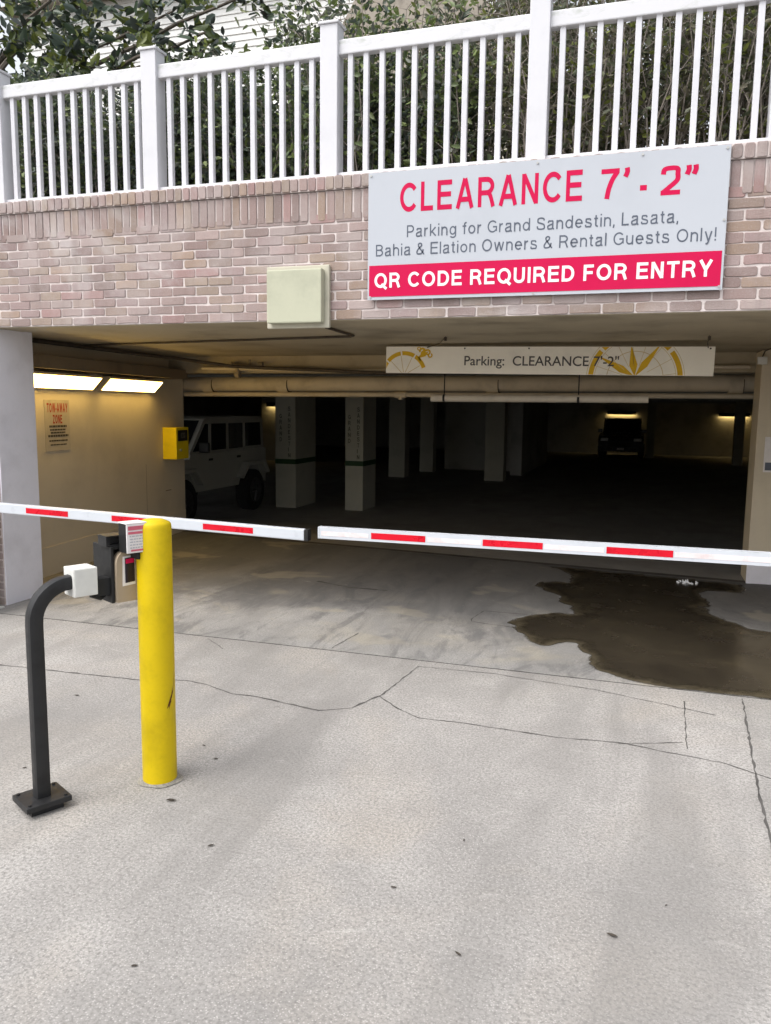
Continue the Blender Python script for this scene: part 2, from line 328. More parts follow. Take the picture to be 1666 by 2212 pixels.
    if ch == 's': return up(.60, spl([(.55-t, .53), (.44, .65), (.28, X-t), (.12, .65), (.04+t, .53), (.12, .43), (.30, .37), (.50, .30), (.60-t, .19), (.48, .06), (.30, t), (.10, .07), (t, .22)]))
    if ch == 't': return up(.34, [(.09+t, .92), (.09+t, .18)]+arc(.25+t, .18, .16, .18-t, 180, 280, 6), [(0, X-t), (.32, X-t)])
    if ch == 'u': return up(.60, [(t, X), (t, .29)]+arc(.30, .29, .30-t, .29-t, 180, 360, 12), [(.60-t, X), (.60-t, 0)])
    if ch == 'w': return up(.92, [(t, X), (.245, 0)], [(.245, 0), (.46, X)], [(.46, X), (.675, 0)], [(.675, 0), (.92-t, X)])
    if ch == 'y': return up(.62, [(t, X), (.32, .0)], [(.62-t, X), (.34, -.02)]+spl([(.34, -.02), (.26, -.18), (.12, -.21)]))
    raise KeyError(ch)
def stroke(mb, pts, s, put, depth, mi=0):
    pts = [Vector(p) for p in pts]; pts = [p for i, p in enumerate(pts) if i == 0 or (p-pts[i-1]).length > 1e-5]
    closed = (pts[0]-pts[-1]).length < 1e-4
    if closed: pts = pts[:-1]
    n = len(pts); L = []; R = []
    for i in range(n):
        a = pts[i]-pts[i-1] if (i > 0 or closed) else None; b = pts[(i+1) % n]-pts[i] if (i < n-1 or closed) else None
        a = (a or b).normalized(); b = (b or a).normalized()
        na, nb = Vector((-a.y, a.x)), Vector((-b.y, b.x)); m = na+nb
        m = m.normalized() if m.length > 1e-6 else na; k = min(1/max(.35, m.dot(na)), 2.2)
        L.append(put(*(pts[i]+m*s/2*k), depth)); R.append(put(*(pts[i]-m*s/2*k), depth))
    rng = range(n if closed else n-1)
    mb.add(L+R, [(i, (i+1) % n, n+(i+1) % n, n+i) for i in rng], mi)
def text(mb, body, s, put, mi=0, width=None, height=1.0, gap=0.0, d0=0.0):
    """lays a line of text out from u=0; put(u, v, depth) -> point; width scales it to a measured length"""
    runs = []; x = 0
    for ch in body:
        adv, st = glyph(ch, s); runs += [[(px+x, py) for px, py in q] for q in st]; x += adv+gap
    xs = [p[0] for q in runs for p in q]; x0 = min(xs)-s/2; tot = max(xs)+s/2-x0
    k = (width/tot) if width else height
    for i, q in enumerate(runs):     # each stroke a fraction of a millimetre proud of the last, so that none share a plane
        stroke(mb, q, s, lambda u, v, dd: put((u-x0)*k, v*height, dd), d0+.00025*(i % 7), mi)

# ------------------------------------------------------------------ ground
def sheet(name, poly, z, mat, extra=(), kind='structure', label=None):
    mb = MB(); mb.add([(x, y, z) for x, y in poly], [tuple(range(len(poly)))])
    for pts, wd in extra: ribbon(mb, pts, wd, z+.002, 1)
    o = mb.build(name, [mat, M_['crack']]); return tag(o, kind=kind)
def ribbon(mb, pts, wd, z, mi, jit=.004, step=.04):
    P = [];
    for (a, b) in zip(pts, pts[1:]):
        k = max(1, int(math.dist(a, b)/step)); P += [(a[0]+(b[0]-a[0])*i/k, a[1]+(b[1]-a[1])*i/k) for i in range(k)]
    P.append(pts[-1]); vs = []
    for i, p in enumerate(P):
        q0 = P[max(0, i-1)]; q1 = P[min(len(P)-1, i+1)]; d = Vector((q1[0]-q0[0], q1[1]-q0[1])).normalized(); nn = Vector((-d.y, d.x))
        o = RND.uniform(-jit, jit); wv = wd*(RND.uniform(.2, .9)+(0.8*RND.random()**5))/2
        vs += [(p[0]+nn.x*(o+wv), p[1]+nn.y*(o+wv), z), (p[0]+nn.x*(o-wv), p[1]+nn.y*(o-wv), z)]
    mb.add(vs, [(2*i, 2*i+1, 2*i+3, 2*i+2) for i in range(len(P)-1)], mi)
crack = [(-6, -1.34), (-4.11, -1.31), (-3.39, -1.27), (-3.04, -1.25), (-2.76, -1.15), (-2.57, -1.18), (-2.35, -1.27), (-2.2, -1.26), (-1.96, -1.3), (-1.74, -1.34), (-1.57, -1.24), (-1.48, -.99)]
saw = [(-1.48, -.99), (-1.31, -1.15), (-1.15, -1.25), (-.89, -1.24), (-.37, -1.26), (-.01, -1.22), (.21, -1.26), (.47, -1.3), (.69, -1.41), (2, -1.6)]
sheet('driveway', [(-14, -30), (12, -30), (12, -.23), (-14, -.23)], 0, M_['apron'],
      [(crack, .014), (saw, .011), ([(-1.4, -.36), (-1.47, -.99)], .011), ([(.33, -.44), (.31, -1.18)], .009), ([(-.05, -1.24), (.3, -1.1)], .006),
       ([(.68, -.27), (.63, -1.2), (.61, -1.63), (.60, -2.03), (.56, -4), (.5, -8), (.45, -20)], .014), ([(-3.1, -.28), (-2.86, -.47)], .008), ([(-1.4, -.36), (-.9, -.33), (-.2, -.42), (.5, -.62)], .008)])
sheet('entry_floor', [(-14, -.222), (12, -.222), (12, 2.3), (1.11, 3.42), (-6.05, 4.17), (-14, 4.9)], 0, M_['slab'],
      [([(.34, 2.6), (.34, 1.91), (.29, .25), (.28, -.2)], .012), ([(.72, .6), (.68, -.2)], .014), ([(-2.12, -.17), (-2.07, .27)], .012),
       ([(-.88, 1.32), (-1.26, 1.31), (-1.31, .99), (-1.29, .92), (-.89, .86)], .014), ([(-3.1, 1.9), (-2.7, 1.75), (-2.3, 1.75)], .045)])
mb = MB(); ribbon(mb, [(-14, -.226), (12, -.226)], .007, .003, 0, .002, .05); tag(mb.build('floor_joint', worn('joint_filler', (.17, .165, .16), .95, .5, 2, 0)), kind='structure')
# dark trench strip under the line of the garage opening, then the floor falls into the garage
mb = MB(); mb.add([(-9, 4.47, .004), (1.9, 3.33, .004), (1.9, 3.45, .004), (-9, 4.59, .004)], [(0, 1, 2, 3)]); tag(mb.build('trench_strip', M_['crack']), kind='structure')
mb = MB(); mb.add([(-18, 5.4, -.004), (5, 2.98, -.004), (5, 4.4, -.02), (-18, 5.5, -.02), (-18, 8.0, -.3), (5, 7.2, -.3), (-18, 40, -.3), (5, 40, -.3)],
                  [(0, 1, 2, 3), (3, 2, 5, 4), (4, 5, 7, 6)]); tag(mb.build('garage_floor', M_['inslab']), kind='structure')
# water that has run out of the garage
P = [(-.85, 3.55), (-.58, 3.13), (-.62, 2.72), (-.97, 2.74), (-.98, 2.5), (-.72, 2.2), (-.6, 1.84), (-.5, 1.77), (-.45, 1.44), (-.88, 1.32), (-.97, 1.0), (-.93, .81), (-.8, .51), (-.61, .36), (-.46, .63), (-.37, .6), (-.33, .25), (-.21, -.02), (-.02, -.15), (.12, -.2), (.32, -.215), (.67, -.215), (1.6, -.2), (1.7, .9), (1.2, 1.3), (.85, 1.5), (.62, 1.83), (.58, 2.1), (.6, 2.57), (.72, 2.9), (1.05, 2.84), (1.1, 3.36)]
def feather(n):
    """lets the edge of a thin film of water fade out: attribute 'Col' is 1 inside, 0 on the rim"""
    m = n.n('MixShader'); tr = n.n('BsdfTransparent'); f = n.math('ADD', n.attr(), n.math('MULTIPLY', n.math('SUBTRACT', n.noise(9, 7, .72, .8), .5), 1.5))
    n.t.links.new(n.ramp(f, (.30, 0.), (.75, 1.)), m.inputs[0]); n.t.links.new(tr.outputs[0], m.inputs[1]); n.t.links.new(n.b.outputs[0], m.inputs[2])
    n.t.links.new(m.outputs[0], n.t.nodes['Material Output'].inputs[0]); return n.m
def film(name, outline, z, mat, inset, shift=0, step=.022):
    P_ = np.array(outline); x0, y0 = P_.min(0)-.02; x1, y1 = P_.max(0)+.02
    nx, ny = int((x1-x0)/step)+1, int((y1-y0)/step)+1; X, Y = np.meshgrid(x0+np.arange(nx)*step, y0+np.arange(ny)*step, indexing='ij')
    D = np.full(X.shape, 9.); ins = np.zeros(X.shape, bool)
    for (ax, ay), (bx_, by) in zip(P_, np.roll(P_, -1, 0)):
        dx, dy = bx_-ax, by-ay; t = np.clip(((X-ax)*dx+(Y-ay)*dy)/(dx*dx+dy*dy), 0, 1); D = np.minimum(D, np.hypot(X-ax-t*dx, Y-ay-t*dy))
        cr = ((ay > Y) != (by > Y)) & (X < ax+(Y-ay)*dx/(dy if abs(dy) > 1e-9 else 1e-9)); ins ^= cr
    rs = np.random.RandomState(3); wob = np.zeros(X.shape)
    for fq, am in ((2.2, .035), (5, .03), (11, .018), (23, .010)):
        for _ in range(4): th = rs.uniform(0, 6.28); wob += am*.5*np.sin(fq*(X*math.cos(th)+Y*math.sin(th))*rs.uniform(.8, 1.3)*2+rs.uniform(0, 6.28))
    wob *= np.clip((Y+.19)/.25, .1, 1)
    A = np.clip((np.where(ins, D, -D)+wob-shift)/inset*.5+.5, 0, 1)
    on = A > .02; V = np.stack([X, Y, np.full(X.shape, z)], -1).reshape(-1, 3); idx = np.arange(nx*ny).reshape(nx, ny)
    q = np.stack([idx[:-1, :-1], idx[1:, :-1], idx[1:, 1:], idx[:-1, 1:]], -1).reshape(-1, 4); q = q[on.ravel()[q].any(1)]
    used_, inv = np.unique(q, return_inverse=True); me = bpy.data.meshes.new(name); me.from_pydata(V[used_].tolist(), [], inv.reshape(-1, 4).tolist()); me.update()
    a = A.ravel()[used_]; ca = me.color_attributes.new('Col', 'FLOAT_COLOR', 'POINT'); ca.data.foreach_set('color', np.stack([a, a, a, np.ones_like(a)], 1).astype('f').ravel())
    me.materials.append(mat); o = bpy.data.objects.new(name, me); COL.objects.link(o); return tag(o, kind='structure')
n = NT('damp_concrete', (.15, .12, .085), .5, spec=.4); v = n.co()
n.set(n.ramp(n.noise(2.4, 7, .7, .6, v), (.3, (.05, .042, .028)), (.5, (.078, .064, .04)), (.68, (.11, .092, .06)), (.8, (.15, .13, .09))), 'Base Color'); n.bump(n.noise(60, 4, .6, 0, v), .15, .004)
film('damp_patch', P, .004, feather(n), .03)
n = NT('wet_concrete', (.1, .08, .06), .2, spec=.5); v = n.co()
n.set(n.ramp(n.noise(1.6, 6, .65, .5, v), (.3, (.03, .024, .018)), (.55, (.05, .041, .028)), (.75, (.085, .068, .042))), 'Base Color')
n.set(n.ramp(n.noise(2.2, 5, .6, .3, v), (.35, .05), (.65, .35)), 'Roughness')
film('water', P, .0062, feather(n), .15, .075)

# ------------------------------------------------------------------ brick wall over the entrance
ZL, ZC = 2.41, 3.41
wall = thing('brick_wall', (0, 0, 0), 'whitewashed pink brick wall spanning over the garage entrance under the white railing', 'wall')
PAL = [(.35, .265, .25), (.37, .275, .26), (.34, .265, .22), (.40, .315, .30), (.28, .205, .195), (.36, .29, .23), (.43, .36, .345), (.26, .205, .195), (.38, .235, .23), (.33, .25, .25), (.38, .28, .21)]
def brick(mb, x, z, bw, bh, y=0.0, dep=.008):
    j = lambda s=.003: RND.uniform(-s, s)
    c = RND.choice(PAL); k = RND.uniform(.82, 1.14); c = tuple((q*.8+m*.2)*k for q, m in zip(c, (.40, .30, .265)))
    x0, x1, z0, z1 = x+j(), x+bw+j(), z+j(), z+bh+j(.003); cr = RND.uniform(.003, .011); yf = y+j(.003)
    out = [(x0+cr, z0), ((x0+x1)/2, z0+j(.004)), (x1-cr, z0), (x1, z0+cr), (x1, z1-cr), (x1-cr, z1), ((x0+x1)/2, z1+j(.004)), (x0+cr, z1), (x0, z1-cr), (x0, z0+cr)]
    cx, cz = (x0+x1)/2, (z0+z1)/2; n = len(out); vs = []
    for d, sh in ((dep, 0.), (.0025, .0005), (0., .0035)):
        for px, pz in out:
            vs.append((px-math.copysign(min(sh, abs(px-cx)), px-cx), yf+d, pz-math.copysign(min(sh, abs(pz-cz)), pz-cz)))
    fs = [(r*n+i, r*n+(i+1) % n, (r+1)*n+(i+1) % n, (r+1)*n+i) for r in range(2) for i in range(n)]+[tuple(range(2*n, 3*n))]
    mb.add(vs, fs, 0, c)
XL, XR, PX, PR = -8.2, 3.6, -5.29, 1.75
mb = MB()
body = [(XL, 0), (PX, 0), (PX, ZL), (PR, ZL), (PR, 0), (XR, 0), (XR, ZC-.1), (XL, ZC-.1)]
mb.prism(body, .006, .349); mb.build('mortar_body', M_['mortar'], wall)
mb = MB(); row = .0677; z = ZL+.004; i = 0
while z < ZL+.69:
    x = XL-(.106 if i % 2 else 0); hb = .0595
    while x < XR: brick(mb, x, z, RND.uniform(.194, .201), hb); x += .208
    z += row; i += 1
z = .01; i = 1
while z < ZL-.05:
    for a, b_ in ((XL, PX), (PR, XR)):
        x = a-(.106 if i % 2 else 0)
        while x < b_-.02:
            x0 = max(x, a); x1 = min(x+.197, b_-.004)
            if x1-x0 > .03: brick(mb, x0, z, x1-x0, .056)
            x += .208
    z += row; i += 1
mb.build('running_bond_brick', M_['brick'], wall)
mb = MB(); x = XL
while x < XR: brick(mb, x, ZL+.70, .058, .198, -.002); x += .0685
mb.build('soldier_course', M_['brick'], wall)
mb = MB(); mb.box((XL, -.012, ZC-.096), (XR, .36, ZC-.004)); x = XL
cap = mb.build('cap_mortar', M_['mortar'], wall)
mb = MB()
while x < XR: brick(mb, x, ZC-.094, .059, .088, -.022, .02); x += .0685
mb.build('cap_course', M_['brick'], wall)
mb = MB(); mb.box((PX, .012, 0), (PX+.012, .3505, ZL-.007)); mb.box((PX-.6, .3507, 0), (PX+.012, .46, ZL-.002)); mb.build('painted_jamb', M_['jamb'], wall)
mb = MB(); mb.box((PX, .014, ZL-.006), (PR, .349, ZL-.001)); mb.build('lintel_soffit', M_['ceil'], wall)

# ------------------------------------------------------------------ white railing on the wall
fence = thing('railing', (0, .03, ZC), 'white vinyl picket railing standing on top of the brick wall', 'railing')
mb = MB(); pw = .066
mb.box((-pw, 0, 0), (pw, .13, 1.03), 0, .006); mb.box((-pw-.012, -.012, 1.03), (pw+.012, .142, 1.048), 0, .004)
mb.add([(-pw-.008, -.008, 1.048), (pw+.008, -.008, 1.048), (pw+.008, .138, 1.048), (-pw-.008, .138, 1.048), (0, .065, 1.075)], [(0, 1, 4), (1, 2, 4), (2, 3, 4), (3, 0, 4)])
post0 = None; PXS = [-3.715+1.47*k+(.003 if k else 0) for k in range(-3, 5)]
for px in PXS:
    if post0 is None: post0 = mb.build('post', M_['vinyl'], fence); post0.location = (px, 0, 0)
    else:
        o = post0.copy(); COL.objects.link(o); o.parent = fence; o.location = (px, 0, 0)
mbb = MB(); mbb.box((-.019, .045, .035), (.019, .083, .84), 0, .004)
mbr = MB(); mbr.box((pw-.02, .03, .83), (1.47-pw+.02, .10, .93), 0, .008)
mbl = MB(); mbl.box((pw-.02, .025, .004), (1.47-pw+.02, .105, .036), 0, .006)
b0 = r0 = l0 = None
def put_copy(src, mbx, name, mat, x):
    if src is None:
        o = mbx.build(name, mat, fence); o.location = (x, 0, 0); return o
    o = src.copy(); COL.objects.link(o); o.parent = fence; o.location = (x, 0, 0); return src
for px in PXS[:-1]:
    r0 = put_copy(r0, mbr, 'top_rail', M_['rail'], px); l0 = put_copy(l0, mbl, 'bottom_rail', M_['vinyl'], px)
    for k in range(11): b0 = put_copy(b0, mbb, 'baluster', M_['vinyl'], px+.1455+k*.1179+RND.uniform(-.002, .002))

# ------------------------------------------------------------------ big clearance sign on the wall
sg = thing('clearance_sign', (-1.913, -.034, 2.535), 'large white sign with red CLEARANCE headline and a red band, on the brick wall', 'sign')
SW, SH = 2.336, .862
mb = MB(); mb.box((0, 0, 0), (SW, .004, SH), 0, .0015); mb.build('panel', M_['signw'], sg)
mb = MB(); mb.box((.012, -.0022, .022), (SW-.014, -.0002, .236)); mb.build('red_band', M_['red'], sg)
def on_sign(x, z, y=-.0006): return lambda u, v, d: (x+u, y-d, z+v)
def line_of(parent, name, mat, *runs):
    mb = MB()
    for q in runs: text(mb, *q)
    return mb.build(name, mat, parent)
line_of(sg, 'headline', M_['red'], ("CLEARANCE", .17, on_sign(.232, .587), 0, 1.24, .193, .02), ("7'", .165, on_sign(1.56, .587), 0, .19, .184), ("-", .18, on_sign(1.805, .575), 0, .062, .184), ('2"', .165, on_sign(1.925, .587), 0, .232, .176))
line_of(sg, 'text_line', M_['slate'], ("Parking for Grand Sandestin, Lasata,", .122, on_sign(.285, .418), 0, 1.77, .080, .01))
line_of(sg, 'text_line', M_['slate'], ("Bahia & Elation Owners & Rental Guests Only!", .122, on_sign(.060, .298), 0, 2.222, .080, .01))
line_of(sg, 'band_lettering', M_['signwhite'], ("QR CODE REQUIRED FOR ENTRY", .185, on_sign(.052, .082, -.0026), 0, 2.222, .102, .01))
bolt = None
for x, z in ((.02, SH-.02), (SW/2, SH-.02), (SW-.02, SH-.02), (SW*.78, SH-.02), (SW-.015, .42), (SW-.02, .02), (.02, .02), (SW/2, .012)):
    if bolt is None:
        mb = MB(); mb.tube([(0, 0, 0), (0, -.006, 0)], .008, 8); bolt = mb.build('bolt', M_['steel'], sg); bolt.location = (x, 0, z)
        mb2 = MB(); mb2.tube([(0, .030, 0), (0, .0045, 0)], .006, 6); stand = mb2.build('standoff', M_['steel'], sg); stand.location = (x, 0, z)
    else:
        for src in (bolt, stand): o = src.copy(); COL.objects.link(o); o.parent = sg; o.location = (x, 0, z)

# ------------------------------------------------------------------ sage utility box on the wall
bx = thing('utility_box', (-2.70, -.001, 2.35), 'sage green square electrical cover overlapping the lower edge of the brick wall', 'utility box')
mb = MB(); mb.box((0, -.035, 0), (.495, -.001, .445), 0, .008); mb.build('flange', M_['sagedk'], bx)
mb = MB(); mb.box((.028, -.10, .032), (.460, -.0352, .412), 0, .01); mb.build('cover', M_['sage'], bx)

# ------------------------------------------------------------------ entrance bay and garage shell
gar = thing('parking_garage', (0, 0, 0), 'dim underground parking garage behind the entrance bay', 'garage')
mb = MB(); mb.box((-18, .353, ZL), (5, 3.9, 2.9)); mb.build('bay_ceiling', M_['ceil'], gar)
mb = MB(); mb.box((-18, 3.903, 2.20), (5, 4.25, 2.9)); mb.build('header_beam', M_['ceil'], gar)
mb = MB(); mb.box((-18, 4.253, 2.32), (5, 36, 2.9))
for y in (7.5, 12, 17, 22.5, 28.5): mb.box((-18, y, 2.08), (5, y+.4, 2.317))
mb.build('garage_ceiling', M_['inceil'], gar)
mb = MB(); mb.box((-18, 34, -.3), (5, 34.3, 2.3)); mb.box((-18, 3.9, -.3), (-17.7, 33.99, 2.3)); mb.box((4.7, 3.7, -.3), (5, 33.99, 2.3)); mb.build('garage_wall', M_['inwall'], gar)
mb = MB(); mb.box((-6.4, 21.0, -.3), (-3.9, 21.2, 2.31)); mb.box((-3.9, 19.4, -.3), (-3.55, 26.2, 2.31)); mb.build('stair_core_wall', M_['inwall'], gar)
for a, b in (((-13.8, 22, -.3), (-12.6, 22.2, 2.31)), ((-16, 13.5, -.3), (-12, 13.7, 2.31))): mb = MB(); mb.box(a, b); mb.build('partition_wall', M_['inwall'], gar)
# slanted left wall of the bay
W0, W1 = Vector((-5.727, .463, 0)), Vector((-6.145, 4.32, 0)); wd = (W1-W0).normalized(); wn = Vector((wd.y, -wd.x, 0)); wr = math.atan2(wd.y, wd.x)
lw = thing('bay_side_wall', W0, 'beige painted bay wall under the two fluorescent lamps, left of the garage opening', 'wall', rz=wr)   # local x runs into the garage, local -y faces the lane
WL = (W1-W0).length
mb = MB(); mb.box((-.02, 0, 0), (3.5, .3, ZL-.002)); mb.box((3.5001, 0, 0), (WL, .3, 2.198)); mb.box((-.02, -.006, 0), (WL-.003, -.0003, .30), 1); mb.build('wall', [M_['beige'], M_['beige']], lw)
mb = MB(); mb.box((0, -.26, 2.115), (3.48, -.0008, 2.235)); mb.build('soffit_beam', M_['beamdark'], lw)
mb = MB(); mb.box((0, -.0008-.05, 2.237), (3.3, -.001, 2.275)); mb.build('cable_tray', M_['pipe'], lw)
for x, z0, z1 in ((2.78, .35, 1.02), (3.30, .62, .63)): mb = MB(); mb.box((x, -.0016, z0), (x+.004 if z1-z0 > .1 else x+.16, -.0002, z1)); mb.build('seam', M_['beamdark'], lw)
rw = thing('lane_side_wall', (1.11, 3.42, 0), 'tan painted wall end standing right of the dark opening', 'wall')
mb = MB(); mb.box((0, 0, 0), (.70, .48, 2.40)); mb.build('wall', M_['beige'], rw)
mb = MB(); mb.box((-.004, -.006, 0), (.70, -.0005, .20)); mb.build('base_patch', M_['jamb'], rw)
mb = MB(); mb.box((PR-1.11, -3.06, 0), (PR-1.11+.3, -.003, ZL-.003)); mb.build('return_wall', M_['beige'], rw)
nb = thing('small_notice', (1.19, 3.412, 1.17), 'small pale notice with a dark block on the tan wall end at the right edge', 'notice')
mb = MB(); mb.box((0, -.004, 0), (.12, -.0005, .36)); mb.build('sheet', M_['paper'], nb)
mb = MB(); mb.box((.015, -.0062, .02), (.105, -.0045, .10)); mb.build('dark_block', M_['slate'], nb)
jb = thing('junction_box', (1.06, 3.415, 2.255), 'small white junction box by the ceiling above the tan wall end', 'junction box')
mb = MB(); mb.box((.0, -.07, 0), (.09, -.001, .075), 0, .006); mb.build('box', M_['whitep'], jb); mb = MB(); mb.tube([(.045, -.03, .075), (.06, -.08, .13), (.14, -.2, .163)], .006, 6); mb.build('cable', M_['iron'], jb)

# lamps on the bay wall: tilted wall-wrap fixtures
def lampfix(x0, x1, label):
    t = thing('fluorescent_lamp', W0+wd*x0+Vector((0, 0, 1.93)), label, 'lamp', 'fluorescent lamps on the bay wall', wr)
    L = x1-x0
    mb = MB(); mb.prism([(-.001, -.005), (-.001, .155), (-.17, .155), (-.17, .135), (-.035, -.005)], 0, L, 0, 'x'); mb.build('housing', M_['lampbody'], t)
    a, b = Vector((-.045, .006)), Vector((-.163, .128)); nn = Vector((-(b-a).y, (b-a).x)).normalized()
    if nn.y > 0: nn = -nn
    mb = MB(); A = a+nn*.006; B = b+nn*.006; A2 = a-nn*.004; B2 = b-nn*.004
    mb.prism([tuple(A), tuple(B), tuple(B2), tuple(A2)], .02, L-.02, 0, 'x'); mb.build('diffuser', M_['lens'], t); return t
lampfix(.12, 1.56, 'glowing fluorescent lamp nearest the white jamb, above the tow-away sign')
lampfix(1.71, 2.98, 'glowing fluorescent lamp nearer the yellow box, deeper in the bay')
# tow-away sign
ts = thing('tow_away_sign', W0+wd*.72+wn*.002+Vector((0, 0, 1.285)), 'small faded tow-away zone sign on the beige wall below the lamp', 'sign', rz=wr)
mb = MB(); mb.box((0, -.003, 0), (.43, 0, .53), 0, .001); mb.build('panel', flat('faded_sign_panel', (.50, .44, .34), .5), ts)
put = lambda x, z: (lambda u, v, d: (x+u, -.0034-d, z+v))
mb = MB(); text(mb, "TOW-AWAY", .2, put(.035, .40), 0, .36, .095); text(mb, "ZONE", .2, put(.13, .285), 0, .17, .09); mb.build('red_lettering', flat('faded_red_ink', (.40, .06, .03), .6), ts)
fbi = flat('faded_black_ink', (.075, .065, .05), .6)
for zz, xa, xb, hh in ((.245, .07, .37, .022), (.212, .08, .35, .017), (.182, .09, .34, .017), (.147, .045, .395, .022), (.10, .06, .38, .016), (.06, .08, .36, .012)):
    x = xa; mb = MB()
    while x < xb:
        wv = RND.uniform(.018, .05); mb.box((x, -.0045, zz), (min(x+wv, xb), -.0034, zz+hh)); x += wv+.007
    mb.build('text_line', fbi, ts)
# yellow box
yb = thing('yellow_call_box', W0+wd*3.24+wn*.001+Vector((0, 0, 1.055)), 'bright yellow wall box with a dark panel near the end of the bay wall', 'call box', rz=wr)
mb = MB(); mb.box((0, -.20, 0), (.36, -.001, .42), 0, .006); mb.build('case', M_['ybox'], yb)
mb = MB(); mb.box((.04, -.206, .24), (.32, -.2004, .385)); mb.build('dark_panel', M_['blackp'], yb)
mb = MB(); mb.box((.12, -.2075, .28), (.24, -.2062, .35)); mb.build('screen', flat('grey_screen', (.12, .12, .10), .3), yb)
mb = MB(); mb.tube([(.10, -.2004, .12), (.10, -.222, .12)], .018, 10); mb.build('lock', M_['steel'], yb)

# ------------------------------------------------------------------ pipes and conduits
pp = thing('drain_pipe', (0, 4.46, 2.085), 'thick beige pipe running across the opening just under the header', 'pipe')
mb = MB(); mb.tube([(-9, 0, -.035), (1.9, 0, .022)], .099, 28); mb.build('pipe', M_['pipe'], pp, True)
for x in (-5.80, -4.66, -1.81, .98):
    mb = MB(); mb.tube([(x-.075, 0, -.014+.0045*(x+2.5)), (x+.075, 0, -.014+.0045*(x+2.5))], .112, 28); mb.build('collar', M_['pipe'], pp, True)
    mb = MB(); mb.tube([(x+.072, 0, -.014+.0045*(x+2.5)), (x+.084, 0, -.014+.0045*(x+2.5))], .106, 28); mb.build('joint_ring', M_['iron'], pp, True)
p2 = thing('water_pipe', (0, 4.40, 1.944), 'slim beige pipe running directly below the thick pipe', 'pipe')
mb = MB(); mb.tube([(-9, 0, -.035), (-2.98, 0, -.003), (1.9, 0, .012)], .030, 14); mb.build('pipe', M_['pipe'], p2, True)
mb = MB(); mb.tube([(-3.07, 0, -.004), (-2.92, 0, -.003)], .042, 14); mb.tube([(-2.99, 0, -.01), (-2.99, 0, -.065)], .03, 12); mb.build('coupling', M_['pipe'], p2, True)
p3 = thing('sprinkler_pipe', (0, 3.84, 2.225), 'thin white pipe with a grey valve under the ceiling, left of the hanging banner', 'pipe')
mb = MB(); mb.tube([(-5.55, 0, .03), (-3.8, 0, .0), (1.05, 0, .03)], .020, 12); mb.build('pipe', M_['pipe'], p3, True)
mb = MB(); mb.tube([(-5.2, 0, .06), (-4.85, 0, .05)], .032, 12); mb.tube([(-5.03, 0, .08), (-5.03, 0, -.05)], .032, 12); mb.tube([(-5.12, -.05, .07), (-5.12, .03, .07)], .035, 10)
mb.tube([(-4.86, 0, .05), (-4.86, 0, .14)], .018, 8); mb.tube([(-5.06, 0, -.05), (-5.0, 0, -.05)], .045, 12); mb.tube([(-4.72, -.02, .08), (-4.66, -.02, .08)], .03, 10); mb.build('valve', flat('valve_brass_grey', (.26, .22, .17), .5), p3, True)
p4 = thing('black_hose', (0, 3.75, 2.2), 'black hose sagging under the ceiling from the side beam to the hanging banner', 'hose')
mb = MB(); mb.tube([Vector(q) for q in [(-5.70, -3.0, .185), (-5.72, -2.2, .18), (-5.70, -1.2, .165), (-5.5, -.5, .14), (-5.0, -.05, .07), (-4.4, 0, .045), (-3.7, 0, .02), (-3.1, 0, -.012), (-2.2, 0, -.01), (-1, 0, .02)]], .021, 10); mb.build('hose', M_['iron'], p4, True)
ct = thing('conduit', (0, 0, ZL), 'thin conduit run fixed across the bay ceiling behind the brick lintel', 'conduit')
mb = MB(); mb.tube([(-5.75, 1.75, -.014), (-2.50, 1.20, -.014), (-2.44, 1.12, -.014), (-2.40, .38, -.014)], .011, 8); mb.build('tube', M_['iron'], ct, True)
tube = thing('clearance_tube', (0, 3.1, 1.89), 'short white plastic clearance tube hung on black straps below the beige pipes', 'clearance bar')
mb = MB(); mb.tube([(-2.247, 0, -.003), (.036, 0, .006)], .04, 20); mb.build('tube', M_['pvc'], tube, True)
for x in (-2.10, -.66): mb = MB(); mb.tube([(x-.012, 0, -.001), (x+.012, 0, -.001)], .0425, 20); mb.box((x-.006, -.003, .043), (x+.006, .003, .30)); mb.build('strap', M_['blackp'], tube, True)

# ------------------------------------------------------------------ hanging banner
bn = thing('hanging_clearance_banner', (-2.489, 2.2, 2.123), 'cream hanging clearance board with golden compass emblems', 'sign', rz=0)
bn.rotation_euler.y = .0105
BW, BH = 3.06, .26
mb = MB(); mb.box((0, 0, 0), (BW, .008, BH), 0, .003); mb.build('board', M_['banner'], bn)
def clip(poly):
    for ax, lim, sg_ in ((0, .004, 1), (0, BW-.004, -1), (1, .004, 1), (1, BH-.004, -1)):
        out = []
        for i in range(len(poly)):
            a, b = poly[i-1], poly[i]; ia = (a[ax]-lim)*sg_ >= 0; ib = (b[ax]-lim)*sg_ >= 0
            if ia != ib:
                f = (lim-a[ax])/(b[ax]-a[ax]); out.append((a[0]+(b[0]-a[0])*f, a[1]+(b[1]-a[1])*f))
            if ib: out.append(b)
        poly = out
        if not poly: break
    return poly
EMB = [0]
def ink(mb, poly, d=None):
    poly = clip(poly)
    if len(poly) > 2:
        EMB[0] += 1; y = -.0006-.00015*(EMB[0] % 9) if d is None else d
        mb.add([(x, y, z) for x, z in poly], [tuple(range(len(poly)))])
def ringseg(mb, cx, cz, r0, r1, a0, a1):
    k = max(2, int(abs(a1-a0)/4)); A = arc(cx, cz, r0, r0, a0, a1, k); B = arc(cx, cz, r1, r1, a0, a1, k)
    for i in range(k): ink(mb, [A[i], A[i+1], B[i+1], B[i]], -.0008)
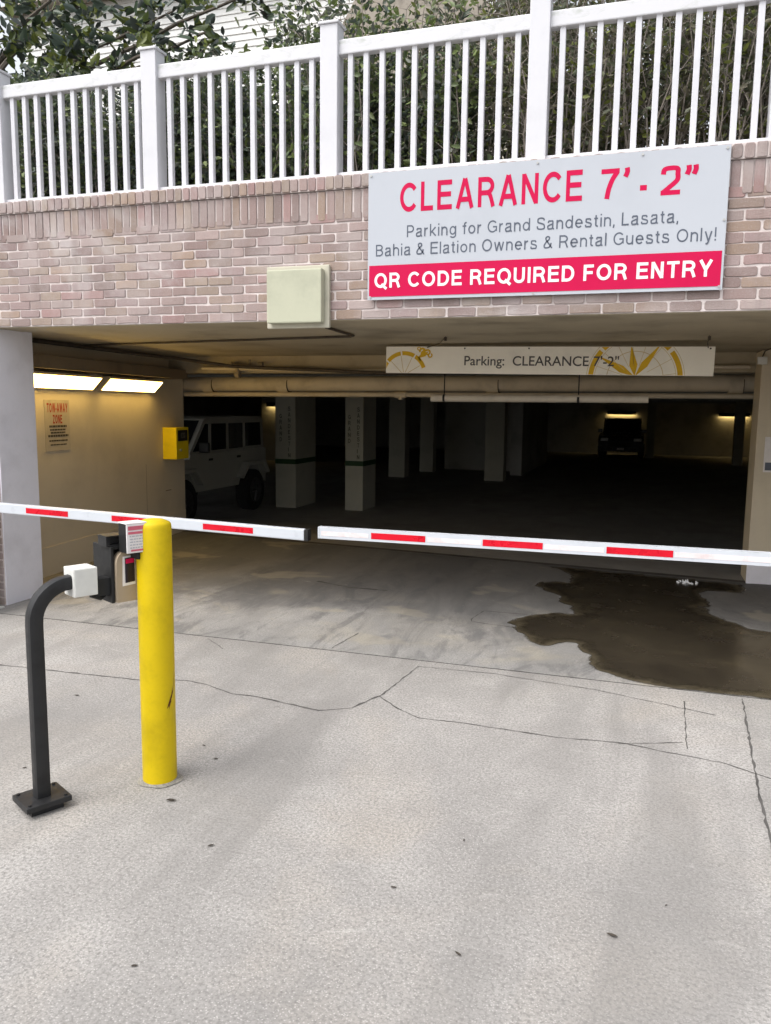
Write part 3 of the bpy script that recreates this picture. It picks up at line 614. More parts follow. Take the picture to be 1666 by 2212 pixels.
def kite(mb, cx, cz, ang, r, hw, base=.35):
    a = math.radians(ang); d = (math.cos(a), math.sin(a)); q = (-d[1], d[0])
    ink(mb, [(cx, cz), (cx+d[0]*r*base+q[0]*hw, cz+d[1]*r*base+q[1]*hw), (cx+d[0]*r, cz+d[1]*r), (cx+d[0]*r*base-q[0]*hw, cz+d[1]*r*base-q[1]*hw)])
def line(mb, x0, z0, x1, z1, wv=.004):
    d = Vector((x1-x0, z1-z0)).normalized()*wv/2; ink(mb, [(x0-d.y, z0+d.x), (x1-d.y, z1+d.x), (x1+d.y, z1-d.x), (x0+d.y, z0-d.x)])
g = MB(); cx, cz = 2.39, -.03
for a0, a1 in ((0, 38), (43, 62), (118, 137), (141, 180)): ringseg(g, cx, cz, .37, .415, a0, a1)
for ang, r, hw in ((54, .37, .032), (99, .29, .036), (151, .38, .034)): kite(g, cx, cz+.02, ang, r, hw, .36)
lx, lz = .19, -.02
for a0, a1 in ((20, 58), (62, 96), (100, 140), (144, 178)): ringseg(g, lx, lz, .195, .235, a0, a1)
for dx, dz, r0, a0, a1 in ((.255, .215, .035, -60, 200), (.245, .15, .03, 30, 260), (.31, .205, .03, -120, 150), (.335, .175, .025, -200, 60), (.22, .24, .02, 0, 300)): ringseg(g, lx+dx-.07, lz+dz+.02, r0*.45, r0, a0, a1)
for ang in (35, 52, 60): kite(g, lx+.16, lz+.17, ang, .11, .02, .5)
g.build('compass_emblem', M_['gold'], bn)
g = MB(); ringseg(g, cx, cz, .245, .251, 0, 180); ringseg(g, cx, cz, .428, .432, 0, 180); ringseg(g, cx, cz, .355, .359, 0, 180)
for ang in range(8, 180, 22): line(g, cx+.12*math.cos(math.radians(ang)), cz+.12*math.sin(math.radians(ang)), cx+.36*math.cos(math.radians(ang)), cz+.36*math.sin(math.radians(ang)))
for ang in range(30, 170, 35): line(g, lx+.03*math.cos(math.radians(ang)), lz+.03*math.sin(math.radians(ang)), lx+.19*math.cos(math.radians(ang)), lz+.19*math.sin(math.radians(ang)), .006)
g.build('compass_fine_lines', M_['goldthin'], bn)
t_ = bpy.data.curves.new('banner_text', 'FONT'); t_.body = "Parking:  CLEARANCE 7'-2\""; t_.size = 1; t_.offset = .008; t_.space_word = 1.0
to = bpy.data.objects.new('banner_text', t_); COL.objects.link(to); bpy.context.view_layer.update()
me = bpy.data.meshes.new_from_object(to.evaluated_get(bpy.context.evaluated_depsgraph_get())); bpy.data.objects.remove(to)
xs = [v.co.x for v in me.vertices]; ys = [v.co.y for v in me.vertices]; k = 1.445/(max(xs)-min(xs)); kz = .122/(max(ys)-min(ys))
for v in me.vertices: v.co = ((v.co.x-min(xs))*k+.80, -.0026, (v.co.y-min(ys))*kz+.052)
me.materials.append(M_['ink']); o = bpy.data.objects.new('lettering', me); COL.objects.link(o); o.parent = bn
for x in (.80, 1.42, 3.02):
    mb = MB(); mb.tube([(x, -.001, BH-.018), (x, -.006, BH-.018)], .008, 8); mb.build('grommet', M_['iron'], bn)
for x, x2 in ((.42, .80), (3.0, 2.95)):
    mb = MB(); mb.tube([(x, .004, BH-.01), ((x+x2)/2, -.25, BH+.012), (x2, -.8, ZL-2.126)], .0045, 6)
    mb.tube([(x2, -.8, ZL-2.128), (x2, -.8, ZL-2.16)], .012, 6); mb.build('chain', M_['iron'], bn)

# ------------------------------------------------------------------ columns, lamps and cars in the garage
def column(x0, x1, y0, y1, label, letters=False):
    t = thing('garage_column', ((x0+x1)/2, y0, -.3), label, 'column', 'painted columns in the garage'); W_ = x1-x0; D_ = y1-y0
    mb = MB(); mb.box((-W_/2, 0, 0), (W_/2, D_, 2.6), 0, .01); mb.build('shaft', M_['incol'], t)
    if letters: mb = MB(); mb.box((-W_/2-.004, -.004, .90), (W_/2+.004, D_+.004, 1.0)); mb.build('green_band', M_['green'], t)
    if letters:
        mb = MB()
        for word, xx, z0, st in (("SANDESTIN", .06, 1.98, .118), ("GRAND", -.13, 1.83, .118)):
            for i, ch in enumerate(word): text(mb, ch, .2, (lambda u, v, d, i=i, xx=xx, z0=z0, st=st: (xx+u, -.002-d, z0-i*st+v)), 0, .055 if ch != 'I' else .016, .085)
        mb.build('lettering', flat('dark_letter_paint', (.12, .13, .10), .6), t)
    return t
column(-7.15, -6.70, 9.35, 10.4, 'lettered garage column beside the pale parked off-roader', True)
column(-5.66, -5.28, 9.45, 10.25, 'lettered garage column standing farther from the off-roader', True)
column(-7.2, -6.7, 17.2, 17.7, 'dim plain column seen between the lettered columns and the stair wall, nearer one')
column(-6.9, -6.45, 19.6, 20.0, 'dim plain column against the pale stair wall panel')
column(-4.3, -3.75, 17.2, 17.7, 'dim plain column at the corner of the stair wall')
column(3.35, 3.7, 27.8, 28.2, 'dim plain column near the far right lamp')
column(.15, .5, 31.3, 31.6, 'dim plain column beside the dark parked car')
def walllamp(x, y, z, wv, label, rz=0):
    t = thing('garage_wall_lamp', (x, y, z), label, 'lamp', 'small lamps along the garage walls', rz)
    mb = MB(); mb.box((-wv/2, -.14, .0), (wv/2, -.002, .10), 0, .01); mb.box((-wv/2, -.15, -.05), (wv/2, -.141, .10)); mb.build('housing', M_['blackp'], t)
    mb = MB(); mb.box((-wv/2+.02, -.13, -.015), (wv/2-.02, -.03, -.001)); mb.build('diffuser', M_['inlens'], t)
walllamp(-13.25, 22, 1.78, .55, 'small lamp glowing yellow on the partition beyond the off-roader')
walllamp(-1.0, 34, 1.60, 1.3, 'long lamp glowing above the dark parked car')
walllamp(3.9, 34, 1.58, 1.3, 'long lamp glowing on the far wall by the tan wall end')
def wheel(parent, x, y, r, wv, sgn):
    mb = MB(); mb.tube([(x, y-wv/2, r), (x, y-wv/2+.03, r), (x, y+wv/2-.03, r), (x, y+wv/2, r)], [r-.04, r, r, r-.04], 28); o = mb.build('wheel', M_['tyre'], parent, True)
    mb = MB(); yy = y+sgn*(wv/2+.004); mb.tube([(x, yy, r), (x, yy-sgn*.02, r)], r*.6, 20)
    for k in range(5):
        a = k*2*math.pi/5; mb.tube([(x, yy+sgn*.006, r), (x+r*.52*math.cos(a), yy+sgn*.006, r+r*.52*math.sin(a))], .03, 6)
    mb.build('rim', M_['rim'], o, True)
# pale off-roader: local x = forward, local z up, width along y
jp = thing('off_road_car', (-8.2, 7.5, -.3), 'pale boxy four-door off-road car parked behind the bay wall', 'car', rz=-math.pi/2)
def prism_y(prof, a, b): m = MB(); m.prism(prof, a, b); return m
prism_y([(-1.95, .52), (-1.95, 1.22), (.95, 1.22), (.98, 1.14), (2.05, 1.06), (2.10, .85), (2.08, .60), (1.75, .60), (1.6, .93), (1.0, .93), (.80, .55), (-.78, .55), (-.98, .93), (-1.58, .93), (-1.75, .60)], -.78, .78).build('body', M_['carw'], jp)
gh = [(-1.93, 1.222), (-1.88, 1.80), (-1.75, 1.86), (.30, 1.86), (.42, 1.82), (.92, 1.222)]
prism_y(gh, -.74, .74).build('cabin', M_['carw'], jp)
for y0 in (-.746, .7405):
    for q in ([(.80, 1.26), (.30, 1.26), (.28, 1.74), (.38, 1.74)], [(.18, 1.26), (-.36, 1.26), (-.36, 1.74), (.16, 1.74)], [(-.48, 1.26), (-1.02, 1.26), (-1.02, 1.74), (-.46, 1.74)], [(-1.14, 1.28), (-1.80, 1.28), (-1.76, 1.74), (-1.12, 1.74)]):
        prism_y(q, y0, y0+.0055).build('window', M_['glass'], jp)
mb = MB(); mb.add([(.43, -.66, 1.79), (.43, .66, 1.79), (.90, .66, 1.25), (.90, -.66, 1.25)], [(0, 1, 2, 3)]); mb.v = [(x+.016, y, z+.01) for x, y, z in mb.v]; mb.build('windshield', M_['glass'], jp)
for s in (-1, 1):
    prism_y([(1.95, .78), (1.72, .98), (.92, .98), (.72, .70), (.78, .68), (.98, .92), (1.66, .92), (1.85, .74)], s*.79, s*.93).build('fender', M_['carw'], jp)
    prism_y([(-.66, .70), (-.90, .98), (-1.66, .98), (-1.85, .74), (-1.78, .72), (-1.60, .92), (-.96, .92), (-.72, .68)], s*.79, s*.93).build('fender', M_['carw'], jp)
    wheel(jp, 1.3, s*.76, .41, .26, s); wheel(jp, -1.28, s*.76, .41, .26, s)
    mb = MB(); mb.box((.62, s*.80-.02, 1.24), (.68, s*.98, 1.42), 0, .02); mb.build('mirror', M_['blackp'], jp)
    mb = MB(); mb.tube([(2.08, s*.52, .86), (2.13, s*.52, .86)], .10, 16); mb.build('headlight', M_['chrome'], jp, True)
    for dx in (.20, -.85): mb = MB(); mb.box((dx, s*.783-.008, 1.08), (dx+.14, s*.783+.008, 1.12)); mb.build('handle', M_['blackp'], jp)
mb = MB(); mb.box((2.12, -.72, .52), (2.28, .72, .72), 0, .03); mb.build('bumper', M_['blackp'], jp)
mb = MB(); mb.tube([(-1.97, 0, 1.02), (-2.20, 0, 1.02)], .39, 24); mb.build('spare_wheel', M_['tyre'], jp, True)
# dark SUV facing the entrance
sv = thing('dark_suv', (-.85, 31.2, -.3), 'dark rounded car parked nose-out at the far end of the garage', 'car', rz=math.radians(-90))
prism_y([(-2.2, .35), (-2.3, .8), (-2.2, 1.05), (1.0, 1.08), (2.1, .98), (2.3, .8), (2.28, .38), (1.9, .33)], -.90, .90).build('body', M_['card'], sv)
prism_y([(-2.15, 1.053), (-1.9, 1.62), (-1.6, 1.70), (.0, 1.70), (.25, 1.64), (1.05, 1.083)], -.78, .78).build('cabin', M_['card'], sv)
mb = MB(); mb.add([(.28, -.68, 1.62), (.28, .68, 1.62), (1.0, .70, 1.12), (1.0, -.70, 1.12)], [(0, 1, 2, 3)]); mb.v = [(x+.02, y, z+.02) for x, y, z in mb.v]; mb.build('windshield', M_['glass'], sv)
for s in (-1, 1):
    wheel(sv, 1.45, s*.80, .36, .23, s); wheel(sv, -1.4, s*.80, .36, .23, s)
    mb = MB(); mb.box((2.24, s*.66-.16, .78), (2.31, s*.66+.16, .92), 0, .03); mb.build('headlight', M_['chrome'], sv)
    mb = MB(); mb.box((.75, s*.80-.02, 1.1), (.85, s*1.0, 1.25), 0, .03); mb.build('mirror', M_['card'], sv)
mb = MB(); mb.box((2.295, -.45, .55), (2.32, .45, .74), 0, .01); mb.build('grille', M_['blackp'], sv)
mb = MB(); mb.box((2.321, -.15, .42), (2.33, .15, .52)); mb.build('plate', M_['paper'], sv)

# ------------------------------------------------------------------ barrier booms
def boom(x0, z0, x1, z1, stripes, capx, label, cabx, white=()):
    t = thing('barrier_arm', (cabx, -.5, 0), label, 'barrier', 'barrier arms closing the lane'); sl_ = (z1-z0)/(x1-x0)
    ang = math.atan(sl_)
    def bar(a, b, y0, y1, h0, h1, bev):
        m = MB(); m.box((a, y0, h0), (b, y1, h1), 0, bev); m.v = [(x-cabx, y, z0+(x-x0)*sl_+z) for x, y, z in m.v]; return m
    bar(x0, x1, -.025, .025, -.039, .039, .008).build('arm', M_['arm'], t)
    for a, b in stripes: bar(a, b, -.0265, -.0255, -.022, .020, 0).build('red_stripe', M_['tape'], t)
    for a, b in white: bar(a, b, -.0264, -.0254, -.018, .012, 0).build('pale_stripe', M_['tapew'], t)
    a, b = sorted((capx, capx+(.03 if capx >= max(x0, x1) else -.012))); bar(a, b, -.027, .027, -.041, .041, .004).build('end_cap', M_['blackp'] if capx < -2.1 and capx > -2.3 else M_['arm'], t)
    m = MB(); m.box((-.19, -.10, 0), (.19, .28, 1.05), 0, .02) if False else m.box((-.17, .04, .012), (.17, .40, 1.08), 0, .02); m.box((-.21, .0, 0), (.21, .44, .0115)); m.tube([(0, .0, z0+(cabx-x0)*sl_), (0, .05, z0+(cabx-x0)*sl_)], .05, 14); m.build('cabinet', M_['whitep'], t)
boom(-5.6, .974, -2.19, .900, [(-4.541, -4.148), (-3.755, -3.355), (-2.98, -2.58)], -2.19, 'white striped barrier arm with a black tip, behind the yellow bollard', -5.45)
boom(1.55, .940, -2.075, .925, [(-1.70, -1.324), (-.943, -.561), (-.175, .211)], -2.075, 'white striped barrier arm reaching in from the right frame edge', 1.42,
     [(-2.06, -1.72), (-1.31, -.955), (-.55, -.19), (.22, 1.0)])

# ------------------------------------------------------------------ yellow bollard
bo = thing('bollard', (-2.12, -2.40, 0), 'yellow steel bollard with a rusty scrape standing in front of the barrier', 'bollard')
R_, H_ = .080, 1.245
mb = MB(); pr = [(0, R_), (.3, R_*.996), (.8, R_*1.004), (H_-.02, R_), (H_-.005, R_*.975), (H_+.004, R_*.9), (H_+.016, R_*.55), (H_+.021, R_*.1)]
mb.tube([(0, 0, z) for z, r in pr], [r for z, r in pr], 48); mb.build('sleeve', M_['yellow'], bo, True)
def onsleeve(mb, shape, off=.0012):
    vs = [((R_+off)*math.cos(a), (R_+off)*math.sin(a), z) for a, z in shape]; mb.add(vs, [tuple(range(len(vs)))])
A0 = math.radians(4)
mb = MB()
for (a, z, da, dz, wv) in ((0, .46, -.55, -.085, .020), (-.05, .475, -.38, -.11, .016), (.10, .53, -.16, -.09, .011), (.22, .55, -.05, -.06, .008), (.18, .36, .05, -.2, .006), (-.2, .41, -.25, -.03, .006), (.25, .30, .02, -.07, .006), (.3, .12, .03, -.08, .008)):
    for i in range(6):
        f0, f1 = i/6, (i+1)/6; s0 = wv*(1-abs(2*f0-1)**2)+.0008; s1 = wv*(1-abs(2*f1-1)**2)+.0008
        onsleeve(mb, [(A0+a+da*f0, z+dz*f0-s0/2), (A0+a+da*f1, z+dz*f1-s1/2), (A0+a+da*f1, z+dz*f1+s1/2), (A0+a+da*f0, z+dz*f0+s0/2)], .0012+.0002*(i % 3))
mb.build('rust_scrape', M_['rust'], bo)
mb = MB(); k = 72; vs = []
for i in range(k):
    a = 2*math.pi*i/k; r0 = R_-.004; r1 = R_+.020+.006*math.sin(a*2+1)+.004*math.sin(a*5)+RND.uniform(-.0015, .0015); vs += [(r0*math.cos(a), r0*math.sin(a), .014), (r1*math.cos(a), r1*math.sin(a), .0035)]
mb.add(vs, [(2*i, 2*i+1, (2*i+3) % (2*k), (2*i+2) % (2*k)) for i in range(k)]); mb.build('grout_collar', concrete('grout', (.25, .24, .20), (.33, .31, .27), (.39, .37, .33), 1.2), bo)

# ------------------------------------------------------------------ access reader pedestal (local x = along the arm, local -y = face)
pd = thing('access_pedestal', (-2.46, -2.80, 0), 'black gooseneck access post carrying a white box and a card reader', 'access post', rz=math.radians(62))
mb = MB(); mb.box((-.098, -.088, .03), (.098, .088, .056), 0, .004); mb.box((-.07, -.062, .0), (.07, .062, .0295)); mb.build('base_plate', M_['black'], pd)
for x in (-.078, .078):
    for y in (-.068, .068): mb = MB(); mb.tube([(x, y, .056), (x, y, .063)], .008, 6); mb.build('bolt', M_['black'], pd)
pts = [(0, 0, .0565), (0, 0, .5), (0, 0, .83)]+[(.155-.155*math.cos(a), 0, .845+.155*math.sin(a)) for a in [math.radians(q) for q in range(10, 91, 10)]]+[(.17, 0, 1.0)]
mb = MB(); mb.tube(pts, .032, 20, square=True); mb.build('gooseneck_post', M_['black'], pd, True)
mb = MB(); mb.box((.16, -.05, .935), (.268, .06, 1.062), 0, .005); jbx = mb.build('junction_box', M_['whitep'], pd)
mb = MB(); mb.box((.163, -.054, .938), (.265, -.0503, 1.059), 0, .0015); mb.build('lid', M_['whitep'], jbx)
mb = MB(); mb.tube([(.255, .0, .925), (.30, .0, .905), (.35, .02, .93)], .012, 8); mb.build('cable', M_['blackp'], pd, True)
# hood: side cheek, back and roof round the reader face
mb = MB(); mb.box((.335, -.045, .880), (.349, .14, 1.142), 0, .003); mb.box((.349, -.042, 1.128), (.455, .14, 1.142), 0, .002); mb.box((.349, .05, .882), (.455, .14, 1.126)); mb.box((.27, -.03, .92), (.334, .04, 1.0)); mb.build('hood', M_['blackp'], pd)
ar = [(.352, .884), (.445, .884), (.445, 1.06)]+[(.3985+.0465*math.cos(math.radians(q)), 1.06+.058*math.sin(math.radians(q))) for q in range(10, 180, 12)]+[(.352, 1.06)]
mb = MB(); mb.prism(ar, -.062, -.02); fp = mb.build('reader_face', M_['tan'], pd)
mb = MB(); mb.prism([(.378, .958), (.441, .962), (.441, 1.098), (.382, 1.095)], -.0642, -.0625); mb.build('white_surround', M_['paper'], fp)
mb = MB(); mb.prism([(.391, .972), (.437, .976), (.437, 1.090), (.391, 1.087)], -.0672, -.0644); sc_ = mb.build('screen', flat('reader_screen', (.018, .012, .02), .15), fp)
mb = MB(); mb.prism([(.394, 1.062), (.434, 1.064), (.434, 1.085), (.394, 1.083)], -.0685, -.0674); mb.build('red_badge', M_['red'], sc_)
mb = MB(); mb.box((.32, -.035, 1.1425), (.41, .05, 1.150)); mb.box((.32, -.035, 1.150), (.335, .05, 1.19)); mb.box((.335, -.02, 1.152), (.41, .05, 1.186)); mb.box((.318, -.04, 1.186), (.412, .052, 1.192)); mb.build('ticket_hood', M_['black'], pd)
mb = MB(); mb.box((.372, -.139, 1.118), (.462, -.05, 1.250), 0, .003); mb.box((.40, -.05, 1.10), (.455, .05, 1.1424)); mb.box((.42, -.13, 1.085), (.452, -.05, 1.117), 0, .008); mb.build('bracket', M_['blackp'], pd)
mb = MB(); mb.box((.364, -.146, 1.122), (.463, -.1395, 1.252), 0, .002); mb.box((.364, -.146, 1.2525), (.463, -.06, 1.258), 0, .0015); cdx = mb.build('notice_card', M_['paper'], pd)
for z0, z1 in ((1.226, 1.244), (1.208, 1.219)): mb = MB(); mb.box((.371, -.1476, z0), (.456, -.1463, z1)); mb.build('red_text', M_['cardred'], cdx)
mb = MB(); mb.box((.383, -.1476, 1.130), (.44, -.1463, 1.138)); mb.build('red_text', M_['cardred'], cdx)
for i in range(5):
    x = .378; mb = MB()
    while x < .447: wv = RND.uniform(.006, .016); mb.box((x, -.1476, 1.196-i*.013), (min(x+wv, .45), -.1463, 1.201-i*.013)); x += wv+.004
    mb.build('text_line', M_['cardgrey'], cdx)

# ------------------------------------------------------------------ dead leaves on the concrete
def deadleaf(x, y, s, rz, label):
    mb = MB(); pts = [(-1, 0), (-.5, .42), (.1, .5), (.6, .28), (1.1, .02), (.6, -.3), (.1, -.42), (-.5, -.36)]
    vs = [(px*s, py*s*.8, s*(.12+.35*abs(py)+.12*px*px*RND.uniform(.4, 1.4))) for px, py in pts]+[(0, 0, s*.06), (.5*s, 0, .05*s)]
    mb.add(vs, [(0, 1, 8), (1, 2, 8), (2, 9, 8), (2, 3, 9), (3, 4, 9), (4, 5, 9), (5, 6, 9), (6, 8, 9), (6, 7, 8), (7, 0, 8)])
    o = mb.build('dead_leaf', M_['dead'], None, True, (x, y, .002), rz); return tag(o, label, 'leaf', 'dead leaves on the driveway')
for x, y, s, rz, lb in ((-1.95, -2.57, .024, .3, 'curled dead leaf just in front of the yellow bollard'), (-1.59, -2.84, .015, .9, 'small dead leaf on bare concrete, next one right of the bollard leaf'),
    (-.80, -2.87, .013, .2, 'dark dead leaf alone in the middle of the foreground concrete'), (-.49, -3.15, .014, 2.6, 'brown dead leaf low in the foreground, just right of the frame centre'),
    (-.01, -2.89, .020, 2.9, 'large ragged dark dead leaf in the right foreground'), (-.62, -2.46, .009, 1.5, 'tiny upright dead leaf behind the lone middle leaf'), (.17, -2.65, .007, 1., 'tiny dead crumb of leaf at the right of the driveway'),
    (-1.98, -2.12, .014, .2, 'dead leaf right of the bollard and a little behind it'), (-2.12, -2.0, .012, .1, 'dead leaf closest behind the bollard'), (-3.23, -1.62, .016, .4, 'dead leaf between the access post and the brick pier'),
    (-2.81, -2.52, .012, .8, 'small dead leaf left of the access post'), (-1.46, -3.54, .012, .5, 'tan dead leaf nearest the lower left corner')):
    deadleaf(x, y, s, rz, lb)

# ------------------------------------------------------------------ terrace and planting above the garage
mb = MB(); mb.box((-30, .361, 2.91), (25, 60, 3.30)); tag(mb.build('terrace_ground', M_['soil']), kind='structure')
def leaves(mb_pts, size, pal, rng, up_=.3):
    """numpy: folded leaves (4 quads' worth in 2 quads) at points with random turns; returns verts, faces, colours"""
    n = len(mb_pts); P = np.asarray(mb_pts, float); rs = np.random.RandomState(rng)
    d = rs.normal(size=(n, 3)); d[:, 2] = d[:, 2]*.6+up_; d /= np.linalg.norm(d, axis=1)[:, None]
    q = rs.normal(size=(n, 3)); s = np.cross(d, q); s /= np.linalg.norm(s, axis=1)[:, None]; nn = np.cross(s, d)
    L = size*rs.uniform(.6, 1.25, n)[:, None]; Wd = L*.24
    V = np.stack([P, P+d*L*.35+s*Wd+nn*Wd*.35, P+d*L*.8+s*Wd*.6+nn*Wd*.2, P+d*L-nn*Wd*.3, P+d*L*.8-s*Wd*.6+nn*Wd*.2, P+d*L*.35-s*Wd+nn*Wd*.35], 1).reshape(-1, 3)
    i = np.arange(n)[:, None]*6; F = np.concatenate([i+np.array([[0, 1, 2, 3]]), i+np.array([[0, 3, 4, 5]])], 0)
    C = np.repeat(np.asarray(pal, float)[rs.randint(len(pal), size=n)]*rs.uniform(.65, 1.3, n)[:, None], 6, 0)
    return V, F, C
def leafobj(name, V, F, C, mat, parent):
    me = bpy.data.meshes.new(name); me.vertices.add(len(V)); me.vertices.foreach_set('co', V.astype('f').ravel())
    me.loops.add(F.size); me.loops.foreach_set('vertex_index', F.astype('i').ravel()); me.polygons.add(len(F))
    me.polygons.foreach_set('loop_start', np.arange(len(F), dtype='i')*4); me.polygons.foreach_set('loop_total', np.full(len(F), 4, 'i'))
    me.update(calc_edges=True); ca = me.color_attributes.new('Col', 'FLOAT_COLOR', 'POINT')
    ca.data.foreach_set('color', np.concatenate([C, np.ones((len(C), 1))], 1).astype('f').ravel()); me.materials.append(mat)
    o = bpy.data.objects.new(name, me); COL.objects.link(o); o.parent = parent; return o
G_D = [(.08, .11, .07), (.11, .15, .07), (.07, .09, .075), (.16, .20, .07), (.13, .14, .11)]
G_L = [(.16, .21, .09), (.21, .27, .09), (.12, .16, .09), (.25, .27, .12), (.19, .19, .13)]
def shrub_proto(seed, nst, nleaf, hgt, wid, pal, twigr=.007):
    rs = random.Random(seed); t = thing('hedge_shrub'); mb = MB(); pts = []
    for i in range(nst):
        x, y = rs.uniform(-wid*.45, wid*.45), rs.uniform(-.25, .25); p = Vector((x, y, 0)); path = [p.copy()]
        h = hgt*rs.uniform(.55, 1.0); k = 7; lean = Vector((rs.uniform(-.12, .12), rs.uniform(-.1, .1), 0))
        for j in range(k):
            p = p+Vector((rs.uniform(-.05, .05), rs.uniform(-.05, .05), h/k))+lean*(h/k); path.append(p.copy())
        mb.tube(path, [twigr*(1-.7*j/k) for j in range(k+1)], 5, cap=False)
        for j in range(2, k+1):
            for _ in range(2):
                b = path[j]; e = b+Vector((rs.uniform(-.28, .28), rs.uniform(-.25, .25), rs.uniform(.02, .25))); mb.tube([b, (b+e)/2+Vector((0, 0, .02)), e], [twigr*.45, twigr*.35, twigr*.2], 4, cap=False)
                for _ in range(int(nleaf/(nst*(k-1)*2))):
                    f = rs.random()**.6; pts.append(b.lerp(e, f)+Vector((rs.gauss(0, .045), rs.gauss(0, .045), rs.gauss(0, .05))))
    mb.build('stems', M_['twig'], t, True); leafobj('foliage', *leaves(pts, .064, pal, seed), M_['leaf'], t); return t
protos = [shrub_proto(11, 26, 6000, 1.42, 1.15, G_D), shrub_proto(12, 30, 5200, 1.5, 1.15, G_D+G_L[:2]), shrub_proto(13, 40, 2800, 2.0, 1.2, [(.13, .14, .085), (.18, .165, .11), (.10, .12, .07), (.20, .23, .06)], .008)]
used = set(); HG = 'hedge shrubs behind the white railing'
spots = []
for k, x in enumerate([-7.6, -6.75, -5.95, -5.15, -4.35, -3.5, -2.7, -1.9, -1.15, -.4, .3, 1.0, 1.8]):
    spots.append((x, 1.0+.25*((k*7) % 3)/2, 0 if x < -3 else (1 if x < -1.6 else 2), 1.0 if x < -3 else 1.05))
for k, x in enumerate([-8.2, -7.2, -6.2, -5.3, -4.4, -3.4, -2.4, -1.4, -.5, .5, 1.5]):
    spots.append((x, 2.1+.2*(k % 2), (k % 2) if x < -1.5 else 2, 1.0 if x < -5.5 else (1.12 if x < -1.5 else 1.25)))
NAMES = {0: 'dense dark green hedge shrub', 1: 'leafy mid green hedge shrub', 2: 'twiggy sparse grey-green hedge shrub'}
ROWW = ['right behind', 'in the second row behind']
def baytext(x):
    return 'the railing bay at the left frame edge' if x < -5.2 else 'the railing bay left of the second visible post' if x < -3.7 else 'the railing bay above the green box' if x < -2.25 else 'the railing bay at the left half of the clearance sign' if x < -.75 else 'the railing bay at the right half of the clearance sign' if x < .72 else 'the railing beyond the right frame edge'
from collections import Counter
cnt = Counter(); ordw = ['leftmost', 'second from left', 'third from left', 'fourth from left']
for k, (x, y, ki, s) in enumerate(spots):
    rowi = 0 if k < 13 else 1; key = (baytext(x), rowi, ki); cnt[key] += 1
    lb = '%s %s %s, %s' % (NAMES[ki], ROWW[rowi], baytext(x), ordw[cnt[key]-1])
    lb = ' '.join(lb.split()[:16]) if len(lb.split()) > 16 else lb
    o = protos[ki] if ki not in used else dup(protos[ki]); used.add(ki)
    o.location = (x, y, 3.30); o.rotation_euler.z = RND.choice((0, math.pi))+RND.uniform(-.3, .3); o.scale = (s, s, s*RND.uniform(.92, 1.08)); tag(o, lb, 'shrub', HG)

def limb(mb, a, b, r0, r1, sag=.1, k=6, n=8):
    a, b = Vector(a), Vector(b); pts = []
    for i in range(k+1):
        f = i/k; pts.append(a.lerp(b, f)+Vector((0, 0, sag*4*f*(1-f)))+(Vector((RND.gauss(0, .03), RND.gauss(0, .03), RND.gauss(0, .03))) if 0 < i < k else Vector()))
    mb.tube(pts, [r0+(r1-r0)*i/k for i in range(k+1)], n); return pts
# broad-leaved tree leaning over the left end of the railing
tr = thing('magnolia_tree', (-9.3, 3.6, 3.3), 'broad-leaved evergreen tree with glossy leaves overhanging the left end of the railing', 'tree')
mb = MB(); limb(mb, (0, 0, 0), (.3, 0, 3.2), .17, .10, 0); B = []
for e, r in (((3.6, -.7, 2.35), .05), ((1.6, -.6, 1.9), .05), ((4.3, -.5, 2.7), .05), ((2.2, -.3, 3.6), .06), ((3.4, .3, 3.4), .05), ((.6, -1.1, 2.2), .05), ((5.0, -.3, 3.2), .045), ((-1.5, .3, 3.6), .06), ((1.0, 1.2, 4.2), .06)):
    pts = limb(mb, (.15+.05*r, 0, 1.6+RND.random()*1.4), e, r, .012, .12, 8, 7); B.append(pts)
mb.build('trunk', M_['bark'], tr, True)
pts = []
for path in B:
    for j in range(2, len(path)):
        for _ in range(5):
            c0 = path[j]+Vector((RND.gauss(0, .28), RND.gauss(0, .3), RND.gauss(0, .24)))
            for _ in range(11): pts.append(c0+Vector((RND.gauss(0, .05), RND.gauss(0, .05), RND.gauss(0, .05))))
leafobj('crown', *leaves(pts, .17, [(.055, .085, .05), (.10, .135, .045), (.05, .06, .055), (.17, .20, .05), (.09, .12, .10)], 5, .15), M_['bigleaf'], tr)
def leafy(loc, hgt, rad, nl, pal, size, seed, label, trunk_r=.12, name='terrace_tree'):
    t = thing(name, loc, label, 'tree', 'trees beyond the hedge'); mb = MB(); limb(mb, (0, 0, 0), (.1, 0, hgt*.75), trunk_r, trunk_r*.4, 0); rs = random.Random(seed); pts = []
    for i in range(16):
        a = rs.uniform(0, 6.28); e = Vector((rad*rs.uniform(.4, 1)*math.cos(a), rad*rs.uniform(.4, 1)*math.sin(a), hgt*rs.uniform(.45, 1.05))); p = limb(mb, (.05, 0, hgt*rs.uniform(.3, .6)), e, trunk_r*.35, .012, .15, 5, 5)
        for j in range(2, len(p)):
            for _ in range(3):
                c0 = p[j]+Vector((rs.gauss(0, rad*.16), rs.gauss(0, rad*.16), rs.gauss(0, rad*.16)))
                for _ in range(int(nl/(16*4*3))): pts.append(c0+Vector((rs.gauss(0, rad*.09), rs.gauss(0, rad*.09), rs.gauss(0, rad*.09))))
    mb.build('trunk', M_['bark'], t, True); leafobj('crown', *leaves(pts, size, pal, seed), M_['leaf'], t)
leafy((-3.6, 6.0, 3.3), 3.2, 1.1, 3000, G_L, .10, 21, 'pale green tree rising behind the second visible railing post')
leafy((-6.6, 7.0, 3.3), 3.2, .9, 2200, [(.22, .20, .03), (.30, .25, .04), (.14, .16, .04)], .10, 22, 'yellowish tree glimpsed under the overhanging branch at left')
